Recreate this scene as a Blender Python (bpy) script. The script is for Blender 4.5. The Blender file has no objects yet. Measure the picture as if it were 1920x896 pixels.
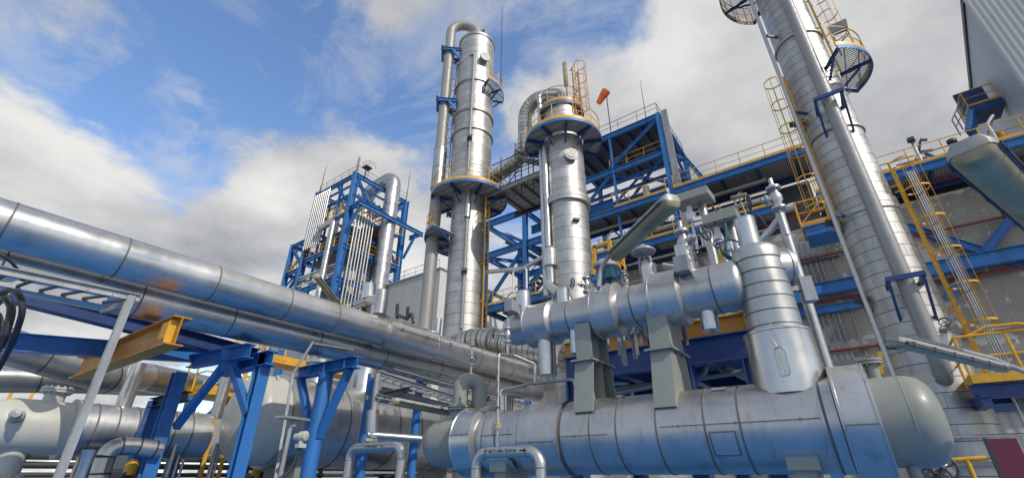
import bpy, math, random
from mathutils import Vector as V, Matrix
random.seed(7)
S = bpy.context.scene
COL = S.collection
PI = math.pi
R = math.radians

# ------------------------------------------------------------------ materials
def new_mat(name):
    m = bpy.data.materials.new(name); m.use_nodes = True
    return m, m.node_tree.nodes, m.node_tree.links, m.node_tree.nodes['Principled BSDF']

def ramp(N, pts):
    r = N.new('ShaderNodeValToRGB')
    e = r.color_ramp.elements
    while len(e) < len(pts): e.new(0.5)
    for k, (p, c) in enumerate(pts):
        e[k].position = p
        e[k].color = (c, c, c, 1) if not isinstance(c, tuple) else (*c, 1)
    return r

def noise(N, L, vec, scale, detail=4, rough=.55, dist=0):
    n = N.new('ShaderNodeTexNoise'); n.inputs['Scale'].default_value = scale
    n.inputs['Detail'].default_value = detail; n.inputs['Roughness'].default_value = rough
    n.inputs['Distortion'].default_value = dist
    if vec is not None: L.new(vec, n.inputs['Vector'])
    return n

def mixc(N, L, fac, a, b, mode='MIX'):
    m = N.new('ShaderNodeMix'); m.data_type = 'RGBA'; m.blend_type = mode
    for sock, v in ((m.inputs[0], fac), (m.inputs[6], a), (m.inputs[7], b)):
        if hasattr(v, 'links'): L.new(v, sock)
        elif isinstance(v, tuple): sock.default_value = (*v, 1)
        else: sock.default_value = v
    return m.outputs[2]

def math_(N, L, op, a, b=None, c=None):
    m = N.new('ShaderNodeMath'); m.operation = op
    for k, v in enumerate((a, b, c)):
        if v is None: continue
        if hasattr(v, 'links'): L.new(v, m.inputs[k])
        else: m.inputs[k].default_value = v
    return m.outputs[0]

def mapping(N, L, src, scale=(1, 1, 1), loc=(0, 0, 0)):
    m = N.new('ShaderNodeMapping'); m.inputs['Scale'].default_value = scale; m.inputs['Location'].default_value = loc
    L.new(src, m.inputs['Vector']); return m.outputs[0]

def paint(name, col, rough=.45, var=.25, dirt=(.10, .09, .07), dirt_amt=.35, metal=0, scale=1.6, bump=.05, streak=True):
    m, N, L, B = new_mat(name)
    tc = N.new('ShaderNodeTexCoord').outputs['Object']
    n1 = noise(N, L, mapping(N, L, tc, (1, 1, .25) if streak else (1, 1, 1)), scale, 6, .65)
    r1 = ramp(N, [(.3, 1 - var), (.7, 1 + var * .3)]); L.new(n1.outputs[0], r1.inputs[0])
    c = mixc(N, L, 1.0, col, r1.outputs[0], 'MULTIPLY')
    n2 = noise(N, L, tc, scale * 5, 8, .7)
    r2 = ramp(N, [(.55, 0.), (.75, dirt_amt)]); L.new(n2.outputs[0], r2.inputs[0])
    c = mixc(N, L, r2.outputs[0], c, dirt)
    L.new(c, B.inputs['Base Color'])
    r3 = ramp(N, [(.3, max(.05, rough - .1)), (.7, min(1, rough + .15))]); L.new(n2.outputs[0], r3.inputs[0])
    L.new(r3.outputs[0], B.inputs['Roughness'])
    B.inputs['Metallic'].default_value = metal
    if bump:
        b = N.new('ShaderNodeBump'); b.inputs['Strength'].default_value = bump; b.inputs['Distance'].default_value = .02
        L.new(n2.outputs[0], b.inputs['Height']); L.new(b.outputs[0], B.inputs['Normal'])
    return m

def cladding(name, col=(.60, .59, .57), rough=.33, brick=None, mortar=.012, wav=.25, dirt=.5, seam_dark=.35):
    """sheet metal cladding; brick=(panel width, ring height) draws lapped panel seams along the UV metres"""
    m, N, L, B = new_mat(name)
    tcn = N.new('ShaderNodeTexCoord'); uv = tcn.outputs['UV']; ob = tcn.outputs['Object']
    n1 = noise(N, L, ob, 1.3, 5, .6)
    r1 = ramp(N, [(.3, .74), (.7, 1.0)]); L.new(n1.outputs[0], r1.inputs[0])
    c = mixc(N, L, 1.0, col, r1.outputs[0], 'MULTIPLY')
    n2 = noise(N, L, mapping(N, L, ob, (6, 6, .9)), 1.6, 8, .7)
    r2 = ramp(N, [(.52, 0.), (.78, dirt)]); L.new(n2.outputs[0], r2.inputs[0])
    c = mixc(N, L, r2.outputs[0], c, (.24, .22, .19))
    n3 = noise(N, L, ob, 2.2, 3, .5)
    rr = ramp(N, [(.25, rough - .06), (.75, rough + .16)]); L.new(n1.outputs[0], rr.inputs[0])
    rough_out = rr.outputs[0]
    bump_h = math_(N, L, 'MULTIPLY', n3.outputs[0], wav)
    if brick:
        bt = N.new('ShaderNodeTexBrick'); L.new(uv, bt.inputs['Vector'])
        bt.inputs['Scale'].default_value = 1; bt.inputs['Brick Width'].default_value = brick[0]
        bt.inputs['Row Height'].default_value = brick[1]; bt.inputs['Mortar Size'].default_value = mortar
        bt.inputs['Mortar Smooth'].default_value = .3; bt.inputs['Bias'].default_value = 0
        bt.inputs['Color1'].default_value = (.80, .80, .80, 1); bt.inputs['Color2'].default_value = (1, 1, 1, 1)
        bt.inputs['Mortar'].default_value = (seam_dark, seam_dark * .95, seam_dark * .88, 1)
        c = mixc(N, L, 1.0, c, bt.outputs['Color'], 'MULTIPLY')
        rg = N.new('ShaderNodeTexBrick'); L.new(uv, rg.inputs['Vector']); rg.inputs['Scale'].default_value = 1
        rg.inputs['Brick Width'].default_value = 400; rg.inputs['Row Height'].default_value = brick[1]; rg.inputs['Mortar Size'].default_value = mortar * 1.9
        rg.inputs['Mortar Smooth'].default_value = .5
        rg.inputs['Color1'].default_value = (.93, .93, .93, 1); rg.inputs['Color2'].default_value = (1, 1, 1, 1); rg.inputs['Mortar'].default_value = (.36, .34, .31, 1)
        c = mixc(N, L, 1.0, c, rg.outputs['Color'], 'MULTIPLY')
        # each sheet is hung at a slightly different roughness
        sep = N.new('ShaderNodeSeparateColor'); L.new(bt.outputs['Color'], sep.inputs[0])
        bump_h = math_(N, L, 'SUBTRACT', bump_h, math_(N, L, 'MULTIPLY', bt.outputs['Fac'], .5))
        rough_out = math_(N, L, 'ADD', rough_out, math_(N, L, 'MULTIPLY', bt.outputs['Fac'], .3))
    L.new(c, B.inputs['Base Color']); L.new(rough_out, B.inputs['Roughness'])
    B.inputs['Metallic'].default_value = .93
    b = N.new('ShaderNodeBump'); b.inputs['Strength'].default_value = .35; b.inputs['Distance'].default_value = .02
    L.new(bump_h, b.inputs['Height']); L.new(b.outputs[0], B.inputs['Normal'])
    return m

M = {}
M['column_clad'] = cladding('column_cladding', (.60, .585, .55), .44, (1.55, .62), .009, .22, .5, .7)
M['column_clad_fine'] = cladding('fine_column_cladding', (.60, .585, .55), .43, (1.3, .42), .008, .2, .5, .66)
M['shell_clad'] = cladding('shell_cladding', (.55, .54, .52), .36, None, wav=.55, dirt=.75)
M['overhead_clad'] = cladding('overhead_pipe_cladding', (.66, .645, .615), .27, None, wav=.12, dirt=.25)
M['pipe_clad'] = cladding('pipe_cladding', (.63, .62, .59), .30, (40, 1.55), .012, .10, .35, .3)
M['elbow_clad'] = cladding('elbow_cladding', (.60, .58, .54), .30, (40, .3), .014, .12, .35, .4)
M['bright_clad'] = cladding('bright_cladding', (.62, .61, .58), .24, None, wav=.25, dirt=.3)
M['dull_steel'] = paint('dull_steel_pipe', (.30, .292, .275), .5, .2, dirt_amt=.3, metal=.3, bump=.02)
M['mill_steel'] = paint('mill_steel', (.50, .49, .46), .36, .2, dirt_amt=.35, metal=.85, bump=.02)
M['galv'] = paint('galvanised_steel', (.34, .345, .345), .52, .35, dirt=(.46, .46, .45), dirt_amt=.5, metal=.4, scale=5, bump=.02)
M['seam'] = paint('dark_seam', (.17, .16, .14), .6, .2, metal=.5, bump=0)
M['dark'] = paint('dark_steel', (.045, .047, .055), .5, .2, bump=.02)
M['cable'] = paint('black_cable_sheath', (.02, .02, .022), .5, .1, bump=0)
M['blue'] = paint('blue_paint', (.026, .165, .44), .5, .35, dirt=(.10, .07, .055), dirt_amt=.5, bump=.03)
M['navy'] = paint('dark_blue_paint', (.018, .055, .18), .45, .3, dirt_amt=.3, bump=.03)
M['yellow'] = paint('yellow_paint', (.70, .36, .02), .45, .25, dirt=(.22, .10, .03), dirt_amt=.4, bump=.03)
M['ochre'] = paint('ochre_paint', (.52, .21, .012), .45, .25, dirt=(.16, .08, .03), dirt_amt=.45, bump=.03)
M['rail_grey'] = paint('backlit_rail', (.22, .19, .15), .5, .3, bump=0)  # backlit look of rails against the sky put into the colour
M['green_grey'] = paint('green_grey_paint', (.255, .262, .222), .42, .15, dirt=(.13, .12, .10), dirt_amt=.3, bump=.02)
M['cream'] = paint('cream_paint', (.50, .485, .41), .42, .15, dirt=(.25, .22, .17), dirt_amt=.3, bump=.02)
M['white'] = paint('white_cladding', (.68, .68, .66), .5, .1, dirt_amt=.15, bump=.02)
M['red'] = paint('dark_red_pipe', (.22, .03, .03), .5, .3, bump=0)
M['maroon'] = paint('maroon_board', (.17, .02, .036), .5, .2, dirt_amt=.1, bump=.02)
M['orange'] = paint('orange_fabric', (.85, .16, .02), .75, .2, dirt_amt=.1, bump=.02)
M['teal'] = paint('teal_cable', (.02, .09, .13), .5, .1, bump=0)
M['ink'] = paint('black_ink', (.012, .012, .014), .6, .1, dirt_amt=0, bump=0)
M['galv_dark'] = paint('weathered_galvanised', (.21, .213, .21), .55, .35, dirt=(.34, .34, .33), dirt_amt=.5, metal=.2, scale=5, bump=.02)
M['lamp_body'] = paint('lamp_body', (.36, .34, .29), .4, .15, dirt=(.2, .19, .13), dirt_amt=.4, bump=.02)

def diffuser():
    m, N, L, B = new_mat('lamp_diffuser')
    tc = N.new('ShaderNodeTexCoord').outputs['Object']
    n = noise(N, L, tc, 4, 6, .65)
    r = ramp(N, [(.35, (.21, .17, .085)), (.65, (.36, .30, .165))]); L.new(n.outputs[0], r.inputs[0])
    L.new(r.outputs[0], B.inputs['Base Color']); B.inputs['Roughness'].default_value = .38; B.inputs['Specular IOR Level'].default_value = .3
    return m
M['diffuser'] = diffuser()

def concrete():
    m, N, L, B = new_mat('patched_concrete')
    tc = N.new('ShaderNodeTexCoord').outputs['Object']
    n1 = noise(N, L, tc, .35, 8, .62); r1 = ramp(N, [(.3, (.235, .212, .182)), (.7, (.40, .365, .315))]); L.new(n1.outputs[0], r1.inputs[0])
    n2 = noise(N, L, mapping(N, L, tc, (1, 1, .3)), .9, 8, .7); r2 = ramp(N, [(.42, 0.), (.8, .5)]); L.new(n2.outputs[0], r2.inputs[0])
    c = mixc(N, L, r2.outputs[0], r1.outputs[0], (.11, .10, .088))
    n3 = noise(N, L, mapping(N, L, tc, (.55, 1, 1.0), (3.3, 0, 1.7)), .42, 5, .6, .4); r3 = ramp(N, [(.545, 0.), (.556, .65)]); L.new(n3.outputs[0], r3.inputs[0])
    c = mixc(N, L, r3.outputs[0], c, (.60, .585, .555))
    n4 = noise(N, L, tc, 1.7, 7, .75); r4 = ramp(N, [(.60, 0.), (.612, .7)]); L.new(n4.outputs[0], r4.inputs[0])
    c = mixc(N, L, r4.outputs[0], c, (.68, .66, .62))
    L.new(c, B.inputs['Base Color']); B.inputs['Roughness'].default_value = .85
    b = N.new('ShaderNodeBump'); b.inputs['Strength'].default_value = .3; b.inputs['Distance'].default_value = .05
    L.new(n2.outputs[0], b.inputs['Height']); L.new(b.outputs[0], B.inputs['Normal'])
    return m
M['concrete'] = concrete()

def grating():
    m, N, L, B = new_mat('steel_grating')
    tc = N.new('ShaderNodeTexCoord').outputs['Object']
    w = N.new('ShaderNodeTexWave'); w.bands_direction = 'X'; w.inputs['Scale'].default_value = 2.6; w.inputs['Distortion'].default_value = .2
    L.new(tc, w.inputs['Vector'])
    w2 = N.new('ShaderNodeTexWave'); w2.bands_direction = 'Y'; w2.inputs['Scale'].default_value = .7; L.new(tc, w2.inputs['Vector'])
    r = ramp(N, [(.2, (.12, .122, .125)), (.7, (.46, .455, .44))]); L.new(w.outputs[1], r.inputs[0])
    r2 = ramp(N, [(.05, .5), (.2, 1.)]); L.new(w2.outputs[1], r2.inputs[0])
    L.new(mixc(N, L, 1., r.outputs[0], r2.outputs[0], 'MULTIPLY'), B.inputs['Base Color'])
    B.inputs['Roughness'].default_value = .6; B.inputs['Metallic'].default_value = .3
    return m
M['grating'] = grating()

def corrugated(name, col, axis='X', scale=3.2):
    m, N, L, B = new_mat(name)
    tc = N.new('ShaderNodeTexCoord').outputs['Object']
    w = N.new('ShaderNodeTexWave'); w.bands_direction = axis; w.inputs['Scale'].default_value = scale
    L.new(tc, w.inputs['Vector'])
    r = ramp(N, [(.3, .84), (.6, 1.)]); L.new(w.outputs[1], r.inputs[0])
    c = mixc(N, L, 1., col, r.outputs[0], 'MULTIPLY')
    n = noise(N, L, mapping(N, L, tc, (1, 1, .1)), .6, 6, .6); r2 = ramp(N, [(.3, .8), (.7, 1.05)]); L.new(n.outputs[0], r2.inputs[0])
    L.new(mixc(N, L, 1., c, r2.outputs[0], 'MULTIPLY'), B.inputs['Base Color'])
    b = N.new('ShaderNodeBump'); b.inputs['Strength'].default_value = .35; b.inputs['Distance'].default_value = .05
    L.new(w.outputs[1], b.inputs['Height']); L.new(b.outputs[0], B.inputs['Normal'])
    B.inputs['Roughness'].default_value = .5
    return m
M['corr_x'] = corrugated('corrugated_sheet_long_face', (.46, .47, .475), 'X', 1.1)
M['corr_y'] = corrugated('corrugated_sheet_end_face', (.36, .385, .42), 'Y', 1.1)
M['corr_end_lit'] = corrugated('sunlit_shed_sheet', (.70, .70, .68), 'Y', 1.5)  # shed end wall: its sunlit tone is put into the colour
M['corr_long_shade'] = corrugated('shaded_shed_sheet', (.42, .43, .43), 'X', .9)  # same shed: shade of the long wall painted as a darker sheet

def ground_mat():
    m, N, L, B = new_mat('plant_ground')
    tc = N.new('ShaderNodeTexCoord').outputs['Object']
    n = noise(N, L, tc, .25, 8, .6); r = ramp(N, [(.3, (.03, .155, .42)), (.7, (.045, .21, .53))]); L.new(n.outputs[0], r.inputs[0])  # invented blue floor zone, added so the metal undersides reflect blue
    r1 = ramp(N, [(.3, (.34, .33, .305)), (.7, (.46, .45, .42))]); L.new(n.outputs[0], r1.inputs[0])
    vm = N.new('ShaderNodeVectorMath'); vm.operation = 'DISTANCE'; L.new(tc, vm.inputs[0]); vm.inputs[1].default_value = (-3, 1, 0)
    d = math_(N, L, 'ADD', math_(N, L, 'MULTIPLY', vm.outputs['Value'], .01), math_(N, L, 'MULTIPLY', n.outputs[0], .04))
    r2 = ramp(N, [(.15, 0.), (.19, 1.)]); L.new(d, r2.inputs[0])
    L.new(mixc(N, L, r2.outputs[0], r.outputs[0], r1.outputs[0]), B.inputs['Base Color'])
    B.inputs['Roughness'].default_value = .7
    return m
M['ground'] = ground_mat()

# ------------------------------------------------------------------ mesh helpers
class MB:
    def __init__(s): s.v = []; s.f = []; s.uv = []; s.mi = []
    def add(s, verts, faces, uvs=None, mi=0):
        o = len(s.v); s.v += [tuple(p) for p in verts]
        for k, f in enumerate(faces):
            s.f.append([i + o for i in f]); s.uv.append(uvs[k] if uvs else None); s.mi.append(mi)
    def box(s, c, size, rz=0, mi=0):
        x, y, z = [t / 2 for t in size]; ca, sa = math.cos(rz), math.sin(rz)
        vs = []
        for dx in (-x, x):
            for dy in (-y, y):
                for dz in (-z, z): vs.append((c[0] + dx * ca - dy * sa, c[1] + dx * sa + dy * ca, c[2] + dz))
        s.add(vs, [(0, 1, 3, 2), (4, 6, 7, 5), (0, 4, 5, 1), (2, 3, 7, 6), (0, 2, 6, 4), (1, 5, 7, 3)], mi=mi); return s
    def span(s, a, b, mi=0):
        return s.box([(a[k] + b[k]) / 2 for k in range(3)], [abs(b[k] - a[k]) for k in range(3)], mi=mi)
    def bar(s, p, q, w, h, up=(0, 0, 1), mi=0, off=(0, 0)):
        """rectangular bar from p to q; w sideways, h along 'up'"""
        p, q = V(p), V(q); d = (q - p).normalized(); u = V(up)
        if abs(d.dot(u)) > .98: u = V((1, 0, 0)) if abs(d.x) < .9 else V((0, 1, 0))
        sd = d.cross(u).normalized(); u = sd.cross(d).normalized()
        vs = []
        for e in (p, q):
            for a in (-1, 1):
                for b in (-1, 1): vs.append(e + sd * (a * w / 2 + off[0]) + u * (b * h / 2 + off[1]))
        s.add(vs, [(0, 1, 3, 2), (4, 6, 7, 5), (0, 4, 5, 1), (2, 3, 7, 6), (0, 2, 6, 4), (1, 5, 7, 3)], mi=mi); return s
    def ibeam(s, p, q, h=.3, b=.2, t=.02, up=(0, 0, 1), mi=0):
        s.bar(p, q, b, t, up, mi, (0, h / 2 - t / 2)); s.bar(p, q, b, t, up, mi, (0, -h / 2 + t / 2))
        s.bar(p, q, t * .8, h - 2 * t, up, mi); return s
    def channel(s, p, q, h=.1, b=.05, t=.008, up=(0, 0, 1), side=1, mi=0):
        s.bar(p, q, t, h, up, mi); s.bar(p, q, b, t, up, mi, (side * (b / 2 + t / 2), h / 2 - t / 2)); s.bar(p, q, b, t, up, mi, (side * (b / 2 + t / 2), -h / 2 + t / 2)); return s
    def sweep(s, pts, rad, seg=12, cap=True, closed=False, mi=0):
        pts = [V(p) for p in pts]; n = len(pts)
        rads = rad if isinstance(rad, (list, tuple)) else [rad] * n
        tang = []
        for i in range(n):
            if closed: t = pts[(i + 1) % n] - pts[i - 1]
            else: t = pts[min(i + 1, n - 1)] - pts[max(i - 1, 0)]
            tang.append(t.normalized() if t.length > 1e-9 else (tang[-1] if tang else V((0, 0, 1))))
        t0 = tang[0]; ref = V((0, 0, 1)) if abs(t0.z) < .9 else V((1, 0, 0))
        nrm = (ref - t0 * ref.dot(t0)).normalized()
        rings = []; L_ = 0; vs = []; uvl = []
        for i in range(n):
            if i:
                L_ += (pts[i] - pts[i - 1]).length
                ax = tang[i - 1].cross(tang[i])
                if ax.length > 1e-7: nrm = Matrix.Rotation(tang[i - 1].angle(tang[i]), 3, ax.normalized()) @ nrm
            nrm = (nrm - tang[i] * nrm.dot(tang[i])).normalized(); bi = tang[i].cross(nrm)
            for k in range(seg):
                a = 2 * PI * k / seg
                vs.append(pts[i] + nrm * (rads[i] * math.cos(a)) + bi * (rads[i] * math.sin(a)))
            uvl.append(L_)
        rm = max(rads); fs = []; uv = []
        m = n if closed else n - 1
        for i in range(m):
            j = (i + 1) % n; v0 = uvl[i]; v1 = uvl[j] if j > i else uvl[i] + .1
            for k in range(seg):
                k2 = (k + 1) % seg
                fs.append((i * seg + k, i * seg + k2, j * seg + k2, j * seg + k))
                u0 = 2 * PI * rm * k / seg; u1 = 2 * PI * rm * (k + 1) / seg
                uv.append([(u0, v0), (u1, v0), (u1, v1), (u0, v1)])
        s.add(vs, fs, uv, mi)
        if cap and not closed:
            o = len(s.v) - len(vs)
            s.f.append([o + k for k in reversed(range(seg))]); s.uv.append(None); s.mi.append(mi)
            s.f.append([o + (n - 1) * seg + k for k in range(seg)]); s.uv.append(None); s.mi.append(mi)
        return s
    def cyl(s, p, q, r, seg=16, r2=None, mi=0): return s.sweep([p, q], [r, r if r2 is None else r2], seg, mi=mi)
    def lathe(s, o, axis, prof, seg=48, mi=0):
        """prof: list of (t along axis, radius[, material index])"""
        o = V(o); ax = V(axis).normalized(); ref = V((0, 0, 1)) if abs(ax.z) < .9 else V((1, 0, 0))
        n = (ref - ax * ref.dot(ax)).normalized(); b = ax.cross(n); vs = []; ln = []; L_ = 0
        for i, p in enumerate(prof):
            if i: L_ += math.hypot(p[0] - prof[i - 1][0], p[1] - prof[i - 1][1])
            ln.append(L_)
            for k in range(seg):
                a = 2 * PI * k / seg; rr = max(p[1], 1e-4)
                vs.append(o + ax * p[0] + n * (rr * math.cos(a)) + b * (rr * math.sin(a)))
        rm = max(p[1] for p in prof)
        for i in range(len(prof) - 1):
            fs = []; uv = []
            for k in range(seg):
                k2 = (k + 1) % seg; fs.append((i * seg + k, i * seg + k2, (i + 1) * seg + k2, (i + 1) * seg + k))
                u0 = 2 * PI * rm * k / seg; u1 = 2 * PI * rm * (k + 1) / seg
                uv.append([(u0, ln[i]), (u1, ln[i]), (u1, ln[i + 1]), (u0, ln[i + 1])])
            if i == 0: base = len(s.v); s.v += [tuple(p) for p in vs]
            for f, u in zip(fs, uv):
                s.f.append([base + j for j in f]); s.uv.append(u); s.mi.append(prof[i + 1][2] if len(prof[i + 1]) > 2 else mi)
        for e, rv in ((0, True), (len(prof) - 1, False)):
            if prof[e][1] > .002:
                idx = [base + e * seg + k for k in range(seg)]
                s.f.append(idx[::-1] if rv else idx); s.uv.append(None); s.mi.append(mi)
        return s
    def ring(s, c, r, tube, axis=(0, 0, 1), n=32, seg=6, a0=0, a1=2 * PI, mi=0):
        ax = V(axis).normalized(); ref = V((1, 0, 0)) if abs(ax.x) < .9 else V((0, 1, 0))
        e1 = (ref - ax * ref.dot(ax)).normalized(); e2 = ax.cross(e1); c = V(c); full = abs(a1 - a0 - 2 * PI) < 1e-6
        pts = [c + e1 * (r * math.cos(a0 + (a1 - a0) * k / n)) + e2 * (r * math.sin(a0 + (a1 - a0) * k / n)) for k in range(n if full else n + 1)]
        return s.sweep(pts, tube, seg, closed=full, mi=mi)
    def sector(s, c, r0, r1, z0, z1, a0, a1, n=28, mi=0):
        """flat annular sector slab between angles (world, radians)"""
        vs = []
        for k in range(n + 1):
            a = a0 + (a1 - a0) * k / n; ca, sa = math.cos(a), math.sin(a)
            for r in (r0, r1):
                for z in (z0, z1): vs.append((c[0] + r * ca, c[1] + r * sa, z))
        fs = []
        for k in range(n):
            a = 4 * k; b = a + 4
            fs += [(a, a + 2, b + 2, b), (a + 1, b + 1, b + 3, a + 3), (a, b, b + 1, a + 1), (a + 2, a + 3, b + 3, b + 2)]
        fs += [(0, 1, 3, 2), (4 * n, 4 * n + 2, 4 * n + 3, 4 * n + 1)]
        s.add(vs, fs, mi=mi); return s
    def build(s, name, mats, parent=None, label=None, angle=35):
        off = V((0, 0, 0)); p = parent
        while p is not None: off += p.location; p = p.parent
        me = bpy.data.meshes.new(name)
        me.from_pydata([tuple(V(v) - off) for v in s.v], [], s.f)
        for mt in (mats if isinstance(mats, (list, tuple)) else [mats]): me.materials.append(M[mt])
        me.polygons.foreach_set('material_index', s.mi)
        me.polygons.foreach_set('use_smooth', [True] * len(s.f))
        ul = me.uv_layers.new(name='UVMap'); flat = []
        for f, u in zip(s.f, s.uv):
            if u: 
                for t in u: flat += [t[0], t[1]]
            else:
                for i in f:
                    q = s.v[i]; flat += [q[0] + q[1], q[2] + .31]
        ul.data.foreach_set('uv', flat)
        me.set_sharp_from_angle(angle=R(angle)); me.validate()
        ob = bpy.data.objects.new(name, me); COL.objects.link(ob); ob.parent = parent
        if label: ob['label'] = label
        return ob

def fillet(pts, rad, n=8):
    pts = [V(p) for p in pts]; out = [pts[0]]
    for i in range(1, len(pts) - 1):
        a, b, c = pts[i - 1], pts[i], pts[i + 1]; d1 = (a - b).normalized(); d2 = (c - b).normalized()
        ang = d1.angle(d2)
        if ang > PI - .02: out.append(b); continue
        t = min(rad / math.tan(ang / 2), (a - b).length * .49 if i > 1 else (a - b).length * .98, (c - b).length * .49 if i < len(pts) - 2 else (c - b).length * .98)
        r = t * math.tan(ang / 2); cen = b + (d1 + d2).normalized() * (r / math.sin(ang / 2))
        s0 = b + d1 * t - cen; s1 = b + d2 * t - cen; tot = s0.angle(s1); ax = s0.cross(s1).normalized()
        for k in range(n + 1): out.append(cen + Matrix.Rotation(tot * k / n, 3, ax) @ s0)
    out.append(pts[-1]); return out

def dense(pts, step):
    out = []
    pts = [V(p) for p in pts]
    for a, b in zip(pts, pts[1:]):
        n = max(1, int((b - a).length / step)); out += [a.lerp(b, k / n) for k in range(n)]
    return out + [pts[-1]]

def tag(o, label=None, cat=None, group=None, kind=None):
    for k, v in (('label', label), ('category', cat), ('group', group), ('kind', kind)):
        if v: o[k] = v
    return o
def thing(name, label, cat, loc=(0, 0, 0), group=None):
    o = bpy.data.objects.new(name, None); COL.objects.link(o); o.location = loc; o.empty_display_size = .2
    return tag(o, label, cat, group)
def kids(o): return [c for c in COL.objects if c.parent == o]
def copy_tree(o, parent=None):
    c = o.copy(); COL.objects.link(c); c.parent = parent
    for ch in kids(o): copy_tree(ch, c)
    return c

# ------------------------------------------------------------------ shared plant kit
def railing(parent, pts, h=1.1, step=1.5, mat='yellow', closed=False, toe=True, r=.024, name='railing'):
    pts = [V(p) for p in pts]; m = MB(); n = len(pts); up = V((0, 0, 1))
    segs = list(zip(pts, pts[1:])) + ([(pts[-1], pts[0])] if closed else [])
    acc = 0
    for i, (a, b) in enumerate(segs):
        m.cyl(a + up * h, b + up * h, r, 6); m.cyl(a + up * h * .52, b + up * h * .52, r * .75, 6)
        if toe: m.bar(a + up * .09, b + up * .09, .012, .16)
        L_ = (b - a).length; k = 0
        if i == 0: m.cyl(a, a + up * h, r, 6)
        acc += L_
        if acc >= step * .8:
            kk = max(1, round(acc / step))
            if L_ > step * 1.2:
                for j in range(1, kk + 1): q = a.lerp(b, j / kk); m.cyl(q, q + up * h, r, 6)
            else: m.cyl(b, b + up * h, r, 6)
            acc = 0
    return m.build(name, mat, parent)

def arc(c, r, a0, a1, n): return [V((c[0] + r * math.cos(a0 + (a1 - a0) * k / n), c[1] + r * math.sin(a0 + (a1 - a0) * k / n), c[2])) for k in range(n + 1)]

def round_platform(name, label, c, r0, r1, a0, a1, n_br=6, fascia='blue', group=None, rail_mat='yellow', br_h=.28, open_deck=False):
    t = thing(name, label, 'platform', c, group)
    if open_deck:      # bearing bars one can see the sky through
        m = MB(); am, ah = (a0 + a1) / 2, (a1 - a0) / 2
        def inside(x, y):
            r_ = math.hypot(x, y); d_ = (math.atan2(y, x) - am + PI) % (2 * PI) - PI
            return r0 < r_ < r1 and abs(d_) < ah
        for ax_, gap, wd in ((0, .11, .022), (1, .45, .03)):
            k = -r1
            while k < r1:
                run = None; u_ = -r1
                while u_ <= r1 + .05:
                    ok = inside(*((u_, k) if ax_ == 0 else (k, u_)))
                    if ok and run is None: run = u_
                    if not ok and run is not None:
                        p_, q_ = ((run, k), (u_, k)) if ax_ == 0 else ((k, run), (k, u_))
                        if u_ - run > .08: m.bar((c[0] + p_[0], c[1] + p_[1], c[2] - .03), (c[0] + q_[0], c[1] + q_[1], c[2] - .03), wd, .04)
                        run = None
                    u_ += .05
                k += gap
        m.build('deck', 'galv', t)
    else: MB().sector(c, r0, r1, c[2] - .045, c[2], a0, a1).build('deck', 'grating', t)
    MB().sector(c, r1 + .003, r1 + .03, c[2] - .16, c[2] + .02, a0, a1, 36).build('edge_band', fascia, t)
    MB().sector(c, r1 - .02, r1 + .004, c[2] + .024, c[2] + .22, a0, a1, 36).build('toe_plate', 'yellow', t)
    for k in range(n_br):
        a = a0 + (a1 - a0) * k / max(1, n_br - 1); d = V((math.cos(a), math.sin(a), 0)); cc = V(c)
        m = MB(); m.ibeam(cc + d * (r0 - .02) + V((0, 0, -.16)), cc + d * (r1 - .01) + V((0, 0, -.16)), br_h * .7, .1, .014)
        m.bar(cc + d * (r0 - .02) + V((0, 0, -.75)), cc + d * (r0 + (r1 - r0) * .6) + V((0, 0, -.26)), .07, .07)
        m.build('bracket', 'navy', t)
    railing(t, arc(c, r1 - .03, a0, a1, 22), 1.1, 1.0, rail_mat, toe=False)
    return t

def caged_ladder(name, label, base, top_z, out, w=.45, cage_from=None, mat='yellow', group=None, hoop_step=1.2, cage_r=.36, cat='ladder', rail_t=.065):
    """out: horizontal unit vector pointing away from the structure"""
    o = V((out[0], out[1], 0)).normalized(); sd = V((-o.y, o.x, 0)); b = V(base); t = thing(name, label, cat, base, group)
    H = top_z - b.z; up = V((0, 0, 1))
    for s in (-1, 1): MB().bar(b + sd * s * w / 2, b + sd * s * w / 2 + up * H, rail_t * .8, rail_t, tuple(o)).build('side_rail', mat, t)
    k = .15
    while k < H: MB().cyl(b + sd * (w / 2) + up * k, b - sd * (w / 2) + up * k, .016, 6).build('rung', mat, t); k += .3
    k = .4
    while k < H:
        for s in (-1, 1): MB().bar(b + sd * s * w / 2 + up * k, b + sd * s * w / 2 + up * k - o * .22, .04, .05).build('wall_bracket', mat, t)
        k += 2.2
    if cage_from is not None:
        m = MB(); z = cage_from
        def hoop(z):
            c = b + up * (z - b.z) + o * .38
            return [b + sd * (w / 2) + up * (z - b.z)] + [c + (-o * math.cos(a) + sd * math.sin(a)) * cage_r for a in [R(38) + (R(322) - R(38)) * j / 14 for j in range(15)]] + [b - sd * (w / 2) + up * (z - b.z)]
        n = max(2, round((top_z - z) / hoop_step) + 1)
        hs = [hoop(z + (top_z - z) * j / (n - 1)) for j in range(n)]
        for h_ in hs:
            m = MB()
            for p, q in zip(h_, h_[1:]): m.bar(p, q, .012, .06)
            m.build('cage_hoop', mat, t)
        for j in (3, 5, 8, 11, 13): MB().bar(hs[0][j], hs[-1][j], .04, .012, tuple(o)).build('cage_strap', mat, t)
    return t

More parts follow.
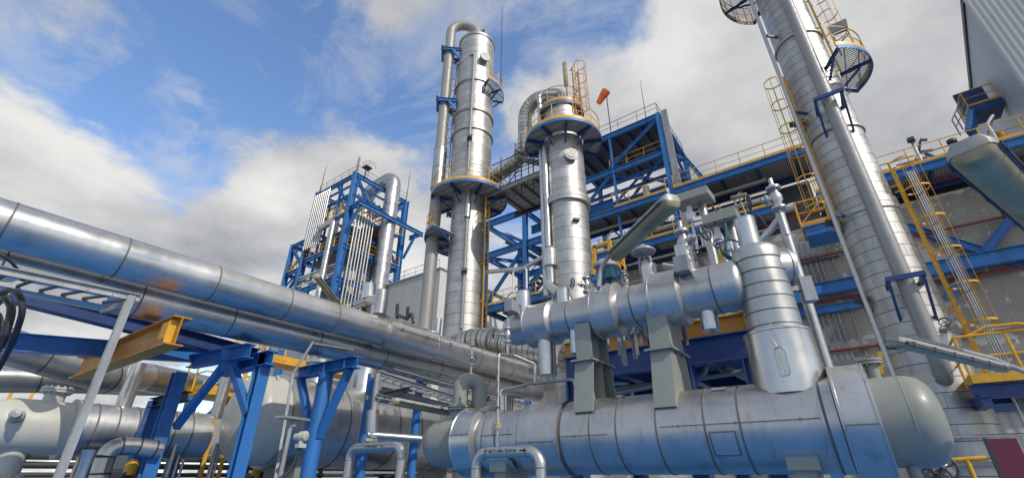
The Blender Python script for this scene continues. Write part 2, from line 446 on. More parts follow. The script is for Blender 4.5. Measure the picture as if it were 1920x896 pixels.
def flange(m, p, ax, r, th=.03, bolts=8, mi=0):
    ax = V(ax).normalized(); p = V(p); m.cyl(p - ax * th / 2, p + ax * th / 2, r, 24, mi=mi)
    ref = V((0, 0, 1)) if abs(ax.z) < .9 else V((1, 0, 0)); e1 = (ref - ax * ref.dot(ax)).normalized(); e2 = ax.cross(e1)
    for k in range(bolts):
        a = 2 * PI * (k + .5) / bolts; q = p + (e1 * math.cos(a) + e2 * math.sin(a)) * r * .8
        m.cyl(q - ax * (th * 1.3), q + ax * (th * 1.3), r * .09, 6, mi=mi)

def gate_valve(name, label, p, ax, hw, s=1., group=None, mat='mill_steel', wheel_mat='dark'):
    """valve at p on a pipe running along ax, hand wheel towards hw; s = size of the flange radius in 0.1 m"""
    p = V(p); ax = V(ax).normalized(); hw = V(hw).normalized(); t = thing(name, label, 'valve', p, group)
    m = MB(); m.lathe(p - ax * .16 * s, ax, [(0, .05 * s), (.08 * s, .06 * s), (.12 * s, .085 * s), (.2 * s, .085 * s), (.24 * s, .06 * s), (.32 * s, .05 * s)], 20)
    flange(m, p - ax * .17 * s, ax, .1 * s, .03 * s); flange(m, p + ax * .17 * s, ax, .1 * s, .03 * s)
    m.build('body', mat, t)
    m = MB(); m.cyl(p + hw * .05 * s, p + hw * .2 * s, .045 * s, 14); flange(m, p + hw * .13 * s, hw, .075 * s, .025 * s, 6); m.cyl(p + hw * .2 * s, p + hw * .42 * s, .012 * s + .003, 8)
    m.build('bonnet', mat, t)
    m = MB(); c = p + hw * .36 * s; m.ring(c, .11 * s, .012 * s + .002, hw, 24, 8)
    ref = V((0, 0, 1)) if abs(hw.z) < .9 else V((1, 0, 0)); e1 = (ref - hw * ref.dot(hw)).normalized(); e2 = hw.cross(e1)
    for k in range(4):
        a = PI / 2 * k + .4; m.cyl(c, c + (e1 * math.cos(a) + e2 * math.sin(a)) * .11 * s, .008 * s + .002, 6)
    m.build('hand_wheel', wheel_mat, t)
    return t

def strip_lamp(name, label, a, b, w=.17, pole=None, roll=0, group=None, up=(0, 0, 1), clips=True):
    """linear fluorescent luminaire from a to b, lens downwards"""
    a, b = V(a), V(b); d = (b - a).normalized(); u = V(up); u = (u - d * u.dot(d)).normalized(); sd = d.cross(u)
    t = thing(name, label, 'lamp', (a + b) / 2, group)
    def loft(prof_fn, nm, mat, ends):
        m = MB(); L_ = (b - a).length; rows = []
        for x, k in ends:
            rows.append([a + d * x + sd * (y * k) + u * (z if nm != 'lens' else z * (.25 + .75 * k)) for y, z in prof_fn])
        n = len(prof_fn); vs = [q for r_ in rows for q in r_]; fs = []
        for i in range(len(rows) - 1):
            for j in range(n): j2 = (j + 1) % n; fs.append((i * n + j, i * n + j2, (i + 1) * n + j2, (i + 1) * n + j))
        fs.append(tuple(range(n))[::-1]); fs.append(tuple((len(rows) - 1) * n + j for j in range(n)))
        m.add(vs, fs); return m.build(nm, mat, t, angle=50)
    L_ = (b - a).length; h = w / 2
    ends = [(0, .72), (.012, .86), (.04, .97), (.07, 1), (L_ - .07, 1), (L_ - .04, .97), (L_ - .012, .86), (L_, .72)]
    loft([(-h, 0), (-h, w * .16), (-h * .7, w * .35), (h * .7, w * .35), (h, w * .16), (h, 0)], 'housing', 'lamp_body', ends)
    loft([(-h * .93, -.003), (h * .93, -.003), (h * .86, -w * .18), (h * .6, -w * .33), (h * .2, -w * .39), (-h * .2, -w * .39), (-h * .6, -w * .33), (-h * .86, -w * .18)], 'lens', 'diffuser', ends)
    m = MB()
    for s in (-1, 1):
        m.bar(a + d * .05 + sd * s * (h + .006) , b - d * .05 + sd * s * (h + .006), .01, .022)
        k = .12
        while clips and k < L_ - .05:
            m.bar(a + d * k + sd * s * (h + .010), a + d * (k + .028) + sd * s * (h + .010), .008, .034); k += .27
    m.build('clamp_strip', 'dark', t)
    if pole:
        r_, pts = pole; MB().sweep(fillet(pts, .25), r_, 10).build('pole', 'galv', t)
    return t

# ================================================================== setting
g = MB(); g.add([(-900, -900, 0), (900, -900, 0), (900, 900, 0), (-900, 900, 0)], [(0, 1, 2, 3)])
tag(g.build('ground', 'ground'), kind='structure')

# ================================================================== stacked exchangers in front
EY, EZ = 6.0, 2.165
def bump_seam(x, r, h=.007, w=.022): return [(x, r), (x + .004, r + h, 1), (x + w, r + h, 1), (x + w + .004, r, 1)]
def shell(o, ax, prof, name, mats, parent, seg=72): return MB().lathe(o, ax, prof, seg).build(name, mats, parent)

lx = thing('heat_exchanger', 'long insulated shell heat exchanger lying low in front, with green-grey end caps', 'heat exchanger', (-2.8, EY, 0))
X0 = V((0, EY, EZ)); AX = (1, 0, 0)
pr = [(-4.74, .36), (-4.72, .425), (-4.66, .43)] + bump_seam(-4.62, .42) + [(-4.40, .42)] + bump_seam(-4.38, .42) + [(-3.98, .42), (-3.975, .445, 1), (-3.95, .445, 1), (-3.945, .475)]
pr += [(-3.36, .475), (-3.355, .485), (-3.31, .485), (-3.30, .45, 1), (-3.27, .45, 1), (-3.265, .458)]
for x in (-2.86, -2.50, -2.0, -1.46, -1.10): pr += bump_seam(x, .458)
pr += bump_seam(-.33, .458, .008, .02) + [(-.215, .458), (-.21, .44, 1), (-.2, .44, 1)]
shell(X0, AX, pr, 'shell', ['shell_clad', 'seam'], lx)
MB().lathe(X0, AX, [(-.205, .40), (-.204, .548), (-.2, .56), (-.18, .56), (-.175, .552), (.075, .552), (.08, .56), (.1, .56), (.104, .548), (.105, .40)], 80).build('flange_cover', 'shell_clad', lx)
MB().lathe(X0, AX, [(-5.17, .37), (-5.169, .50), (-5.165, .51), (-5.15, .51), (-5.145, .503), (-4.80, .503), (-4.795, .512), (-4.77, .512), (-4.765, .50), (-4.72, .40)], 80).build('flange_cover', 'bright_clad', lx)
def dome(x0, x1, r, s): return [(x0 + (x1 - x0) * math.sin(PI / 2 * k / 14), r * (max(0, math.cos(PI / 2 * k / 14)) ** .52)) for k in range(15)]
MB().lathe(X0, AX, [(.09, .405), (.33, .405), (.333, .408), (.342, .408), (.345, .405)] + dome(.35, .585, .405, 1), 72).build('end_cap', 'green_grey', lx)
MB().lathe(X0, AX, [(.09 - 5.25, .36), (-5.72, .36)] + dome(-5.725, -6.02, .36, -1), 64).build('end_cap', 'green_grey', lx)
# longitudinal laps with their clips
m = MB()
def lap(m, x0, x1, r, a, w=.011):
    q = lambda x: V((x, EY - (r + .004) * math.cos(a), EZ + (r + .004) * math.sin(a)))
    m.bar(q(x0), q(x1), w, .006, (0, -math.cos(a), math.sin(a)))
    x = x0 + .2
    while x < x1 - .05: m.bar(q(x) , q(x + .02), .024, .012, (0, -math.cos(a), math.sin(a))); x += .6
lap(m, -3.26, -2.6, .458, R(-3)); lap(m, -1.94, -.36, .458, R(3)); lap(m, -3.94, -3.34, .475, R(-9)); lap(m, -.17, .07, .553, R(-6)); lap(m, -5.14, -4.8, .503, R(8)); lap(m, -4.6, -4.05, .42, R(6))
m.build('cladding_lap', 'seam', lx)
m = MB(); q = lambda x, a, r=.464: V((x, EY - r * math.cos(a), EZ + r * math.sin(a)))
for k in range(9):
    a_ = R(-8 - 28 * (k + .5) / 9); m.bar(q(-1.40, a_, .460), q(-1.16, a_, .460), .462 * R(3.2), .012, (0, -math.cos(a_), math.sin(a_)))
fr = m.build('inspection_cover', 'shell_clad', lx); m = MB()
for a_ in (R(-7), R(-37)): m.bar(q(-1.41, a_, .464), q(-1.15, a_, .464), .012, .012, (0, -math.cos(a_), math.sin(a_)))
for x in (-1.41, -1.15):
    for k in range(8): m.bar(q(x, R(-7 - 30 * k / 8), .464), q(x, R(-7 - 30 * (k + 1) / 8), .464), .012, .012, (0, -1, 0))
m.build('frame', 'seam', fr)
MB().bar(q(-1.36, R(64), .466), q(-1.2, R(64), .466), .09, .006, (0, -.45, .9)).build('name_plate', 'galv', lx)
for x, w in ((-4.35, .5), (-.62, .55)):
    m = MB(); m.span((x - .09, EY - .30, 0), (x + .09, EY + .30, EZ - .38)); m.span((x - .14, EY - .36, EZ - .42), (x + .14, EY - .28, EZ - .24)); m.build('saddle', 'green_grey', lx)
    m = MB()
    for k in range(10):
        a_ = R(-66 + 32 * (k + .5) / 10); ww = w / 2 - (.05 if k == 9 else .015 if k == 8 else 0)
        m.bar(q(x - ww, a_, .463), q(x + ww, a_, .463), .468 * R(3.24), .014, (0, -math.cos(a_), math.sin(a_)))
    m.build('saddle_flashing', 'shell_clad', lx)
m = MB(); m.bar((.48, EY - .02, EZ + .33), (.60, EY - .02, EZ + .40), .02, .12); m.build('lifting_lug', 'green_grey', lx)
m = MB(); m.cyl((.18, EY + .05, EZ + .36), (.18, EY + .05, EZ + .58), .055, 16); flange(m, (.18, EY + .05, EZ + .56), (0, 0, 1), .105, .022); flange(m, (.18, EY + .05, EZ + .59), (0, 0, 1), .105, .022); m.build('top_nozzle', 'green_grey', lx)
m = MB(); m.cyl((.22, EY - .06, EZ - .39), (.22, EY - .06, 0), .05, 14); m.build('drain_nozzle', 'green_grey', lx)

# pedestals between the two exchangers
UZ = 3.82
for i, (x, lab) in enumerate(((-2.93, 'open green-grey steel pedestal of web plates, left between the two exchangers'), (-1.86, 'closed green-grey steel pedestal carrying the upper exchanger, nearer the vertical nozzle'))):
    t = thing('pedestal', lab, 'support', (x, EY, EZ + .4), 'pedestals between the stacked exchangers')
    zb, zm, zt = EZ + .36, UZ - .72, UZ - .24
    m = MB()
    def plate(x0, x1, yb, ym, zl, zh):   # trapezoid slab in the YZ plane
        m.add([(x0, EY - yb, zl), (x0, EY + yb, zl), (x0, EY + ym, zh), (x0, EY - ym, zh), (x1, EY - yb, zl), (x1, EY + yb, zl), (x1, EY + ym, zh), (x1, EY - ym, zh)], [(0, 1, 2, 3), (4, 7, 6, 5), (0, 4, 5, 1), (1, 5, 6, 2), (2, 6, 7, 3), (3, 7, 4, 0)])
    if i == 0:
        for y in (-1, 1):
            m.bar((x, EY + y * .40, zb - .1), (x, EY + y * .28, zm - .012), .28, .022, (0, 1, 0))
        plate(x - .012, x + .012, .375, .26, zb, zm - .012); m.bar((x + .07, EY, zb), (x + .07, EY, zm - .012), .022, .12, (1, 0, 0))
        m.span((x - .17, EY - .36, zm - .012), (x + .17, EY + .36, zm + .012))
        for y in (-1, 1): m.bar((x, EY + y * .26, zm + .012), (x, EY + y * .26, zt + .05), .24, .02, (0, 1, 0))
        plate(x - .012, x + .012, .245, .245, zm + .012, zt)
    else:
        plate(x - .13, x + .13, .42, .29, zb - .12, zm - .012); m.span((x - .18, EY - .36, zm - .012), (x + .18, EY + .36, zm + .012))
        plate(x - .13, x + .13, .27, .24, zm + .012, zt + .05)
    m.build('web_and_flanges', 'green_grey', t)
    for sx_ in (-.14, .14):
        for yy in (-.31, -.1, .12, .31):
            MB().cyl((x + sx_, EY + yy, zm - .03), (x + sx_, EY + yy, zm + .034), .014, 6).build('bolt', 'dark', t)

ux = thing('heat_exchanger', 'upper insulated heat exchanger with three wide flange covers, carried on two pedestals', 'heat exchanger', (-2.8, EY, UZ - .4))
U0 = V((0, EY, UZ))
pr = dome(-4.22, -4.46, .255, -1)[::-1] + [(-3.98, .262), (-3.97, .262)]
pr += [(-3.42, .285)] + bump_seam(-3.2, .285, .006, .02) + [(-2.9, .285), (-2.89, .30), (-2.52, .30), (-2.51, .285)] + bump_seam(-2.2, .285, .006, .02) + [(-1.6, .285), (-1.5, .31)] + bump_seam(-1.12, .315, .006, .02) + dome(-.86, -.74, .315, 1)
shell(U0, AX, pr, 'shell', ['shell_clad', 'seam'], ux)
for a, b, r_ in ((-3.96, -3.52, .345), (-2.78, -2.42, .385), (-1.92, -1.52, .385)):
    MB().lathe(U0, AX, [(a, .25), (a + .002, r_ - .01), (a + .006, r_), (a + .03, r_), (a + .034, r_ - .008), (b - .034, r_ - .008), (b - .03, r_), (b - .004, r_), (b, r_ - .012), (b + .05, .29)], 72).build('flange_cover', 'shell_clad', ux)
def can(p, q, r_, name, parent, mat='bright_clad'):
    m = MB(); p, q = V(p), V(q); d = q - p; L_ = d.length
    m.lathe(p, d, [(0, r_), (.0, r_), (L_ - .012, r_), (L_ - .01, r_ + .006), (L_, r_ + .006), (L_ + .002, r_ - .01), (L_ + .006, .001)], 28); return m.build(name, mat, parent)
can((-4.12, EY, UZ + .18), (-4.12, EY, UZ + .62), .13, 'top_nozzle', ux)
can((-3.36, EY, UZ + .2), (-3.36, EY, UZ + .50), .1, 'top_nozzle', ux)
can((-1.98, EY + .12, UZ + .2), (-1.98, EY + .12, UZ + .60), .11, 'top_nozzle', ux)
can((-1.42, EY - .02, UZ + .24), (-1.42, EY - .02, UZ + .70), .12, 'top_nozzle', ux)
can((-3.68, EY - .04, UZ - .2), (-3.68, EY - .04, UZ - .80), .14, 'bottom_nozzle', ux)
can((-3.15, EY - .1, UZ - .2), (-3.15, EY - .1, UZ - .56), .075, 'bottom_nozzle', ux)
can((-1.27, EY - .02, UZ - .22), (-1.27, EY - .02, UZ - .52), .11, 'bottom_nozzle', ux)
for x, s in ((-4.16, .15), (-1.40, .17)):
    m = MB(); m.box((x, EY - .30, UZ + .30), (s, s * 1.1, s * 1.25), .0); m.bar((x, EY - .2, UZ + .3), (x, EY, UZ + .15), .1, .1); m.build('junction_box', 'galv', ux)
m = MB(); m.ring((-2.62, EY - .378 * math.cos(R(38)), UZ + .378 * math.sin(R(38))), .05, .009, (0, -math.cos(R(38)), math.sin(R(38))), 24, 6); m.build('warning_mark', 'cream', ux)

# ---- vertical nozzle from the lower shell up beside the upper exchanger
VX = -.58
vn = thing('vertical_nozzle', 'fat vertical insulated nozzle rising from the lower exchanger, ribbed dome and wide skirt', 'pipe', (VX, EY, EZ + .4))
sk = MB(); sk.lathe((VX, EY, 0), (0, 0, 1), [(EZ + .30, .375), (EZ + .96, .345), (EZ + .965, .355), (EZ + .985, .355), (EZ + .99, .33), (EZ + .985, .27)], 64); sk.build('skirt', 'bright_clad', vn)
pv = [(EZ + .9, .284)]
for k in range(6): pv += [(3.20 + k * .165, .284 - .001 * k), (3.203 + k * .165, .288, 1), (3.214 + k * .165, .288, 1), (3.217 + k * .165, .284 - .001 * k)]
pv += [(4.11 + .17 * math.sin(R(a)), .280 * math.cos(R(a)) ** .65) for a in (5, 20, 35, 50, 65, 80)] + [(4.29, .001)]
MB().lathe((VX, EY, 0), (0, 0, 1), pv, 64).build('body', ['shell_clad', 'seam'], vn)
can((VX - .02, EY - .02, 4.2), (VX - .02, EY - .02, 4.66), .125, 'top_nozzle', vn)
MB().lathe((VX, EY, 3.96), (.85, .5, 0), [(0, .22), (.30, .22), (.305, .235), (.34, .235), (.345, .2), (.36, .001)], 40).build('side_nozzle', 'shell_clad', vn)
m = MB(); m.box((VX + .42, EY + .2, 3.66), (.13, .13, .30), .3); m.bar((VX + .42, EY + .2, 3.68), (VX + .2, EY + .1, 3.68), .06, .06); m.build('junction_box', 'galv', vn)
m = MB(); a = V((VX + .02, EY - .37, EZ + .46))
m.sweep(fillet([a + V((-.05, 0, 0)), a + V((-.05, .005, .30)), a + V((.05, .005, .30)), a + V((.05, 0, 0)), a + V((-.049, 0, 0))], .045, 5), .006, 6)
m.sweep([a + V((0, 0, .02)), a + V((.01, .0, .2)), a + V((-.02, .015, .34)), a + V((-.05, .02, .42)), a + V((-.02, .03, .55)), a + V((0, .03, .62))], .005, 5)
m.build('sample_frame', 'mill_steel', vn)

# ---- pipe bends and small lines in front of the lower exchanger
def pipe(name, label, pts, r, mat, bend=.2, cat='pipe', group=None, seg=18, joints=(), parent=None, step=None):
    pp = fillet(pts, bend, 10)
    t = parent or thing(name, label, cat, pts[0], group)
    m = MB().sweep(pp, r, seg); m.build('run' if parent is None else name, mat, t)
    return t
def weld(t, p, ax, r, mat='seam'):
    ax = V(ax).normalized(); MB().cyl(V(p) - ax * .006, V(p) + ax * .006, r * 1.015, 20).build('weld', mat, t)
PY = 4.78
def text_on(parent, txt, p, size, normal=(0, -1, 0), xdir=(1, 0, 0), mat='ink', name='lettering'):
    c = bpy.data.curves.new(name, 'FONT'); c.body = txt; c.size = size; c.extrude = .0006; c.align_x = 'CENTER'; c.align_y = 'CENTER'; c.offset = size * .012
    o = bpy.data.objects.new('tmp', c); COL.objects.link(o); bpy.context.view_layer.update()
    me = bpy.data.meshes.new_from_object(o.evaluated_get(bpy.context.evaluated_depsgraph_get())); bpy.data.objects.remove(o)
    n = V(normal).normalized(); x = V(xdir).normalized(); y = n.cross(x)
    mt = Matrix((x, y, n)).transposed().to_4x4(); off = V(p); q = parent
    while q is not None: off -= q.location; q = q.parent
    mt.translation = off; me.transform(mt); me.name = name; me.materials.clear(); me.materials.append(M[mat])
    ob = bpy.data.objects.new(name, me); COL.objects.link(ob); ob.parent = parent; return ob
def arrow(parent, p, L_, h, xdir=(1, 0, 0), normal=(0, -1, 0), flip=1):
    n = V(normal); x = V(xdir) * flip; y = n.cross(x); p = V(p) + n * .0005
    P = [(-.5, -.17), (.1, -.17), (.1, -.5), (.5, 0), (.1, .5), (.1, .17), (-.5, .17)]
    m = MB(); m.add([p + x * (a * L_) + y * (b * h) for a, b in P], [tuple(range(7))]); return m.build('flow_arrow', 'ink', parent)
xa, xb, zt = -4.013, -3.076, 1.943
t = pipe('pipe_bend', 'bare steel pipe loop lettered in black with an arrow, in front of the low exchanger', [(xa, PY, 0), (xa, PY, zt), (xb, PY, zt), (xb, PY, 0)], .062, 'mill_steel', .16, seg=24)
weld(t, (xa, PY, zt - .17), (0, 0, 1), .062); weld(t, (xb, PY, zt - .17), (0, 0, 1), .062); weld(t, (xa + .17, PY, zt), (1, 0, 0), .062); weld(t, (xb - .17, PY, zt), (1, 0, 0), .062)
text_on(t, '4"-ACT-1091-TS1F-N', ((xa + xb) / 2 - .06, PY - .0655, zt + .012), .052)
arrow(t, ((xa + xb) / 2 + .27, PY - .0655, zt + .012), .10, .05)
QY = 6.3
xa, xb, zt = -8.597, -7.067, 2.183
t = pipe('pipe_bend', 'bare steel pipe loop standing left, before the blue round columns', [(xa, QY, 0), (xa, QY, zt), (xb, QY, zt), (xb, QY, 0)], .085, 'mill_steel', .2, seg=24)
weld(t, (xa, QY, zt - .22), (0, 0, 1), .085); weld(t, (xb, QY, zt - .22), (0, 0, 1), .085)
text_on(t, '6"-PW-1042-A', ((xa + xb) / 2 - .05, QY - .0885, zt + .012), .06)
arrow(t, ((xa + xb) / 2 + .27, QY - .0885, zt + .012), .08, .04)

# slim riser with flange and gate valve
ry = 5.15
rx = -3.975
t = thing('small_bore_riser', 'slim stencilled riser pipe with a flange standing before the low exchanger', 'pipe', (rx, ry, 2.0))
zt = 3.222
MB().sweep(fillet([(rx, ry, 2.022), (rx, ry, zt), (-3.976,5.5,3.279), (-3.791,5.8,3.175), (-3.798,5.8,2.914)], .05), .021, 12).build('run', 'mill_steel', t)
m = MB(); z = 2.253
flange(m, (rx, ry, z), (0, 0, 1), .055, .014); flange(m, (rx, ry, z + .045), (0, 0, 1), .055, .014); m.build('flange_pair', 'mill_steel', t)
MB().cyl((rx, ry, z + .012), (rx, ry, z + .033), .05, 20).build('gasket', 'yellow', t)
MB().cyl((rx, ry, z + .24), (rx, ry, z + .27), .0225, 12).build('red_band', 'red', t)
MB().sweep([(rx - .02, ry, z + .1), (rx - .08, ry, z + .06), (rx - .09, ry, z - .06), (rx - .05, ry, z - .12)], .004, 5).build('bond_wire', 'teal', t)
for k in range(5): text_on(t, 'H2-40', (rx + .001, ry - .0225, z + .40 + .16 * k), .03, xdir=(0, 0, 1))
v = gate_valve('gate_valve', 'small flanged gate valve with black hand wheel, above the slim stencilled riser', (-4.15,5.6,3.626), (0, 0, 1), (-.8, -.5, .1), .62)
m = MB(); m.cyl((-4.15,5.6,3.626), (-4.141,5.6,3.888), .022, 10); m.cyl((-4.15,5.6,3.626), (-4.149,5.6,3.329), .022, 10); m.build('stub_pipe', 'mill_steel', v)
t = pipe('small_bore_line', 'thin bent pipe running level from the slim riser to behind the left pedestal', [(-4.512,5.9,2.793), (-4.513,5.9,2.88), (-4.156,6.3,3.005), (-3.594,6.6,3.047), (-3.52,6.6,2.766)], .024, 'mill_steel', .06, seg=12)
can((-4.986,6.6,2.673), (-4.989,6.6,2.917), .09, 'insulated_end', t)

# goose-neck vent on the left end cap
gx, gy = -5.432, EY
t = thing('goose_neck_vent', 'green-grey swan-neck vent pipe with flange, on the left end of the low exchanger', 'pipe', (gx, gy, EZ + .3))
zf = 2.689; zc = 3.276 - .13
MB().sweep(fillet([(gx, gy, EZ + .3), (gx, gy, zc), (gx + .2, gy + .26, zc), (gx + .2, gy + .26, zf)], .16, 14), .128, 32).build('bend', 'green_grey', t)
m = MB(); flange(m, (gx, gy, zf + .02), (0, 0, 1), .2, .028, 12); flange(m, (gx, gy, zf - .02), (0, 0, 1), .2, .028, 12); m.build('flange_pair', 'green_grey', t)
gp = V((gx + .1, gy + .13, zc)); zs = 3.788
m = MB(); m.cyl(gp + V((0, 0, .1)), (gp.x, gp.y, zs), .02, 10); flange(m, (gp.x, gp.y, zs), (0, 0, 1), .06, .016); flange(m, (gp.x, gp.y, zs - .03), (0, 0, 1), .06, .016); m.build('vent_stub', 'mill_steel', t)
gate_valve('vent_valve', 'small vent valve with black hand wheel, on the stub above the swan-neck vent', (gp.x, gp.y, 3.501), (0, 0, 1), (.75, -.6, -.1), .5)

# slim tall pipe beside the vertical nozzle
sx, sy = -0.22, 6.9
t = thing('tall_slim_pipe', 'slim straight grey pipe rising past the fat vertical nozzle', 'pipe', (sx, sy, 2.6))
zt = 5.228
MB().cyl((sx, sy, 2.2), (sx, sy, zt), .062, 20).build('run', 'mill_steel', t)
MB().sweep([(sx, sy, zt - .22), (sx - .16, sy + .02, zt - .36), (sx - .34, sy + .02, zt - .5)], .05, 16).build('branch', 'mill_steel', t)
m = MB(); z = 3.875; m.cyl((sx, sy, z - .02), (sx, sy, z + .02), .07, 20); m.span((sx + .02, sy + .06, z - .05), (sx + .2, sy + .14, z + .05)); m.build('pipe_clamp', 'blue', t)

# ================================================================== overhead pipe rack, left
PX, PZ = -10.0, 5.15
t = thing('overhead_pipe', 'upper of the two fat overhead pipes, bright metal cladding, with a wide sleeve', 'pipe', (PX, 6, PZ))
m = MB(); m.sweep(dense([(PX, -8, PZ), (PX, 15.6, PZ)], 1.5), .37, 64); m.build('cladding', 'overhead_clad', t)
for y in (0.381, 1.859, 3.395, 4.937, 6.174, 11.6, 13.4): MB().lathe((PX, y, PZ), (0, 1, 0), [(0, .368), (.002, .376), (.028, .376), (.03, .368)], 64).build('seam_band', 'seam', t)
y0, y1 = 7.76, 9.583
m = MB(); m.lathe((PX, y0, PZ), (0, 1, 0), [(-.02, .37), (-.018, .455), (.16, .455), (.165, .445), (y1 - y0 - .05, .445), (y1 - y0 - .045, .455), (y1 - y0, .455), (y1 - y0 + .002, .37)], 64); m.build('sleeve', 'overhead_clad', t)
m = MB()
for k in range(3):
    y = y0 + .35 + k * .95; m.span((PX + .446, y - .05, PZ + .02), (PX + .475, y + .02, PZ + .10))
m.bar((PX + .449, y0 + .15, PZ + .05), (PX + .449, y1 - .05, PZ + .05), .012, .02, (1, 0, 0)); m.build('sleeve_lap', 'seam', t)
m = MB(); m.ring((PX, 15.2, PZ), .374, .012, (0, 1, 0), 48, 6); m.build('red_band', 'red', t)
LX, LZ = -10.8, 4.74
t = thing('overhead_pipe', 'lower of the two fat overhead pipes, its underside over the blue beams', 'pipe', (LX, 6, LZ))
m = MB(); m.sweep(dense([(LX, -8, LZ), (LX, 16.6, LZ)], 1.5), .375, 64); m.build('cladding', 'overhead_clad', t)
for y in (.6, 2.5, 4.2, 6.3, 8.4, 10.6, 13.0): MB().lathe((LX, y, LZ), (0, 1, 0), [(0, .373), (.002, .380), (.026, .380), (.028, .373)], 64).build('seam_band', 'seam', t)
# fat ribbed elbow behind the pair
t = thing('ribbed_elbow', 'fat ribbed elbow pipe behind the overhead pair, at the foot of the tall column', 'pipe', (-9.5, 16, 5.5))
pts = fillet([(-13.826,15,5.836), (-13.701,15,7.181), (-13.625,16.2,7.533), (-9.336,17.5,6.202)], 1.0, 10)
MB().sweep([(-15.429,16,6.194), (-15.018,16,7.018), (-14.262,16,7.286), (-13.29,16,7.26), (-12.21,16,6.946), (-11.201,16,6.584), (-9.01,16,5.88)], .52, 40).build('cladding', 'elbow_clad', t)
m = MB(); m.sweep([(-14.821,16,7.117), (-14.559,16,7.23)], .535, 40); 
for a, b in (((-13.966,16,7.291), (-13.868,16,7.283)), ((-13.29,16,7.248), (-13.194,16,7.228)), ((-12.664,16,7.089), (-12.572,16,7.058)), ((-12.061,16,6.888), (-11.973,16,6.863))): m.sweep([a, b], .535, 40)
m.build('rib', 'seam', t)
m = MB(); m.cyl((-10,7.601,5.584), (-10,7.597,6.279), .17, 24); m.build('riser', 'pipe_clad', tag_parent := thing('pipe_stub', 'short clad branch pipe standing on the overhead pipe by its sleeve', 'pipe', (-10,7.601,5.584)))
MB().sweep(fillet([(-10.1,7.729,5.868), (-10.1,7.728,6.103), (-11.5,8.25,6.5), (-12,8.205,6.434)], .2), .14, 20).build('elbow', 'pipe_clad', tag_parent)
MB().cyl((-11.5,8.26,6.555), (-11.5,8.216,7.037), .2, 20).build('cap', 'bright_clad', tag_parent)
t = thing('vent_stub', 'small clad vent stub on the far end of the sleeve, overhead pipe', 'pipe', (-10,9.787,5.511))
MB().cyl((-10,9.831,5.323), (-10,9.849,6.033), .11, 18).build('cladding', 'bright_clad', t)

# blue supports
def tee(name, label, x, y, z, half, col_r, round_col, brace, group, x_near, beam_h=.3):
    t = thing(name, label, 'pipe support', (x, y, 0), group)
    if round_col: MB().cyl((x, y, 0), (x, y, z - beam_h / 2), col_r, 24).build('column', 'blue', t)
    else: MB().ibeam((x, y, 0), (x, y, z - beam_h / 2), col_r * 2, col_r * 2, .022, (1, 0, 0)).build('column', 'blue', t)
    MB().ibeam((x - half, y, z), (x_near, y, z), beam_h, .26, .022).build('beam', 'blue', t)
    for k in (x - half * .5, x, x_near - .35):
        MB().span((k - .01, y - .12, z - beam_h / 2 + .023), (k + .01, y + .12, z + beam_h / 2 - .023)).build('stiffener', 'blue', t)
    if brace:
        for s, xe in ((1, x_near - .25), (-1, x - half + .15)):
            MB().bar((x + s * col_r * .8, y, z - 1.55), (xe, y, z - beam_h / 2), .14, .16, (0, 1, 0)).build('brace', 'blue', t)
    return t
cy = 6.529
tee('pipe_support', 'blue tee support on a round column with two diagonal braces, under the overhead pipes', -10.3, cy, 4.02, 1.25, .17, True, True, 'blue supports under the overhead pipes', -9.15, .26)
cy2 = 5.002
t = tee('pipe_support', 'blue portal support with square column in front of the big drum end cap', -10.35, cy2, 3.95, 1.9, .12, False, False, 'blue supports under the overhead pipes', -10.0, .3)
cy3 = 4.284
zb = 4.0
# portal leg further back with beam along the rack
MB().ibeam((-12.7, cy3, 0), (-12.7, cy3, zb - .17), .25, .25, .022, (1, 0, 0)).build('column', 'blue', t)
MB().ibeam((-12.7,1.225,3.915), (-12.7,5.747,4.421), .34, .22, .022).build('rack_beam', 'blue', t)
MB().ibeam((-12.7,4.451,4.109), (-10.4,4.685,4.096), .30, .22, .022).build('cross_beam', 'blue', t)
MB().ibeam((-12,0.978,4.656), (-12,5.57,4.349), .34, .3, .022).build('rack_beam', 'navy', t)
m = MB(); m.bar((-11.3,4.676,4.041), (-12.7,4.543,2.67), .16, .14, (0, 1, 0)); m.build('brace', 'blue', t)
m = MB(); m.bar((-11.2,4.666,3.991), (-10.4,4.96,2.839), .16, .14, (0, 1, 0)); m.build('brace', 'blue', t)
m = MB(); m.bar((-11.3,4.512,4.011), (-11,4.696,4.088), .03, .55); m.build('gusset', 'blue', t)
# rear blue columns
for (px, ptop, X, rnd, lab) in ((288, 765, -14.5, False, 'blue column with a short grey capping beam, left behind the portal'), (345, 775, -16.0, False, 'slim blue braced column behind the portal, beside the yellow ladder'), (775, 745, -13.0, True, 'round blue column under the cable trays, between strip lamp and drum'), (700, 700, -13.0, True, 'round blue column behind the braced tee support, beside the big drum')):
    pass
def post(label, base, ztop, r, rnd, cap=None, brace=None):
    t = thing('steel_column', label, 'column', base, 'single blue columns below the pipe rack')
    if rnd: MB().cyl(base, (base[0], base[1], ztop), r, 20).build('shaft', 'blue', t)
    else: MB().ibeam(base, (base[0], base[1], ztop), r * 2, r * 2, .02, (0, 1, 0)).build('shaft', 'blue', t)
    if cap: MB().ibeam(*cap, .22, .2, .018).build('cap_beam', 'dark', t)
    if brace: MB().bar(*brace, .12, .12).build('brace', 'blue', t)
p = (-14,4.446,2.73)
post('blue column with a short dark capping beam, left behind the portal', (p[0], p[1], 0), 3.319, .16, False, ((-14,4.338,3.253), (-12.9,4.657,3.37)))
p = (-16,5.926,2.936)
post('slim blue braced column behind the portal, beside the yellow ladder', (p[0], p[1], 0), 3.761, .13, False, None, ((-16,6.022,2.943), (-16,6.714,3.523)))
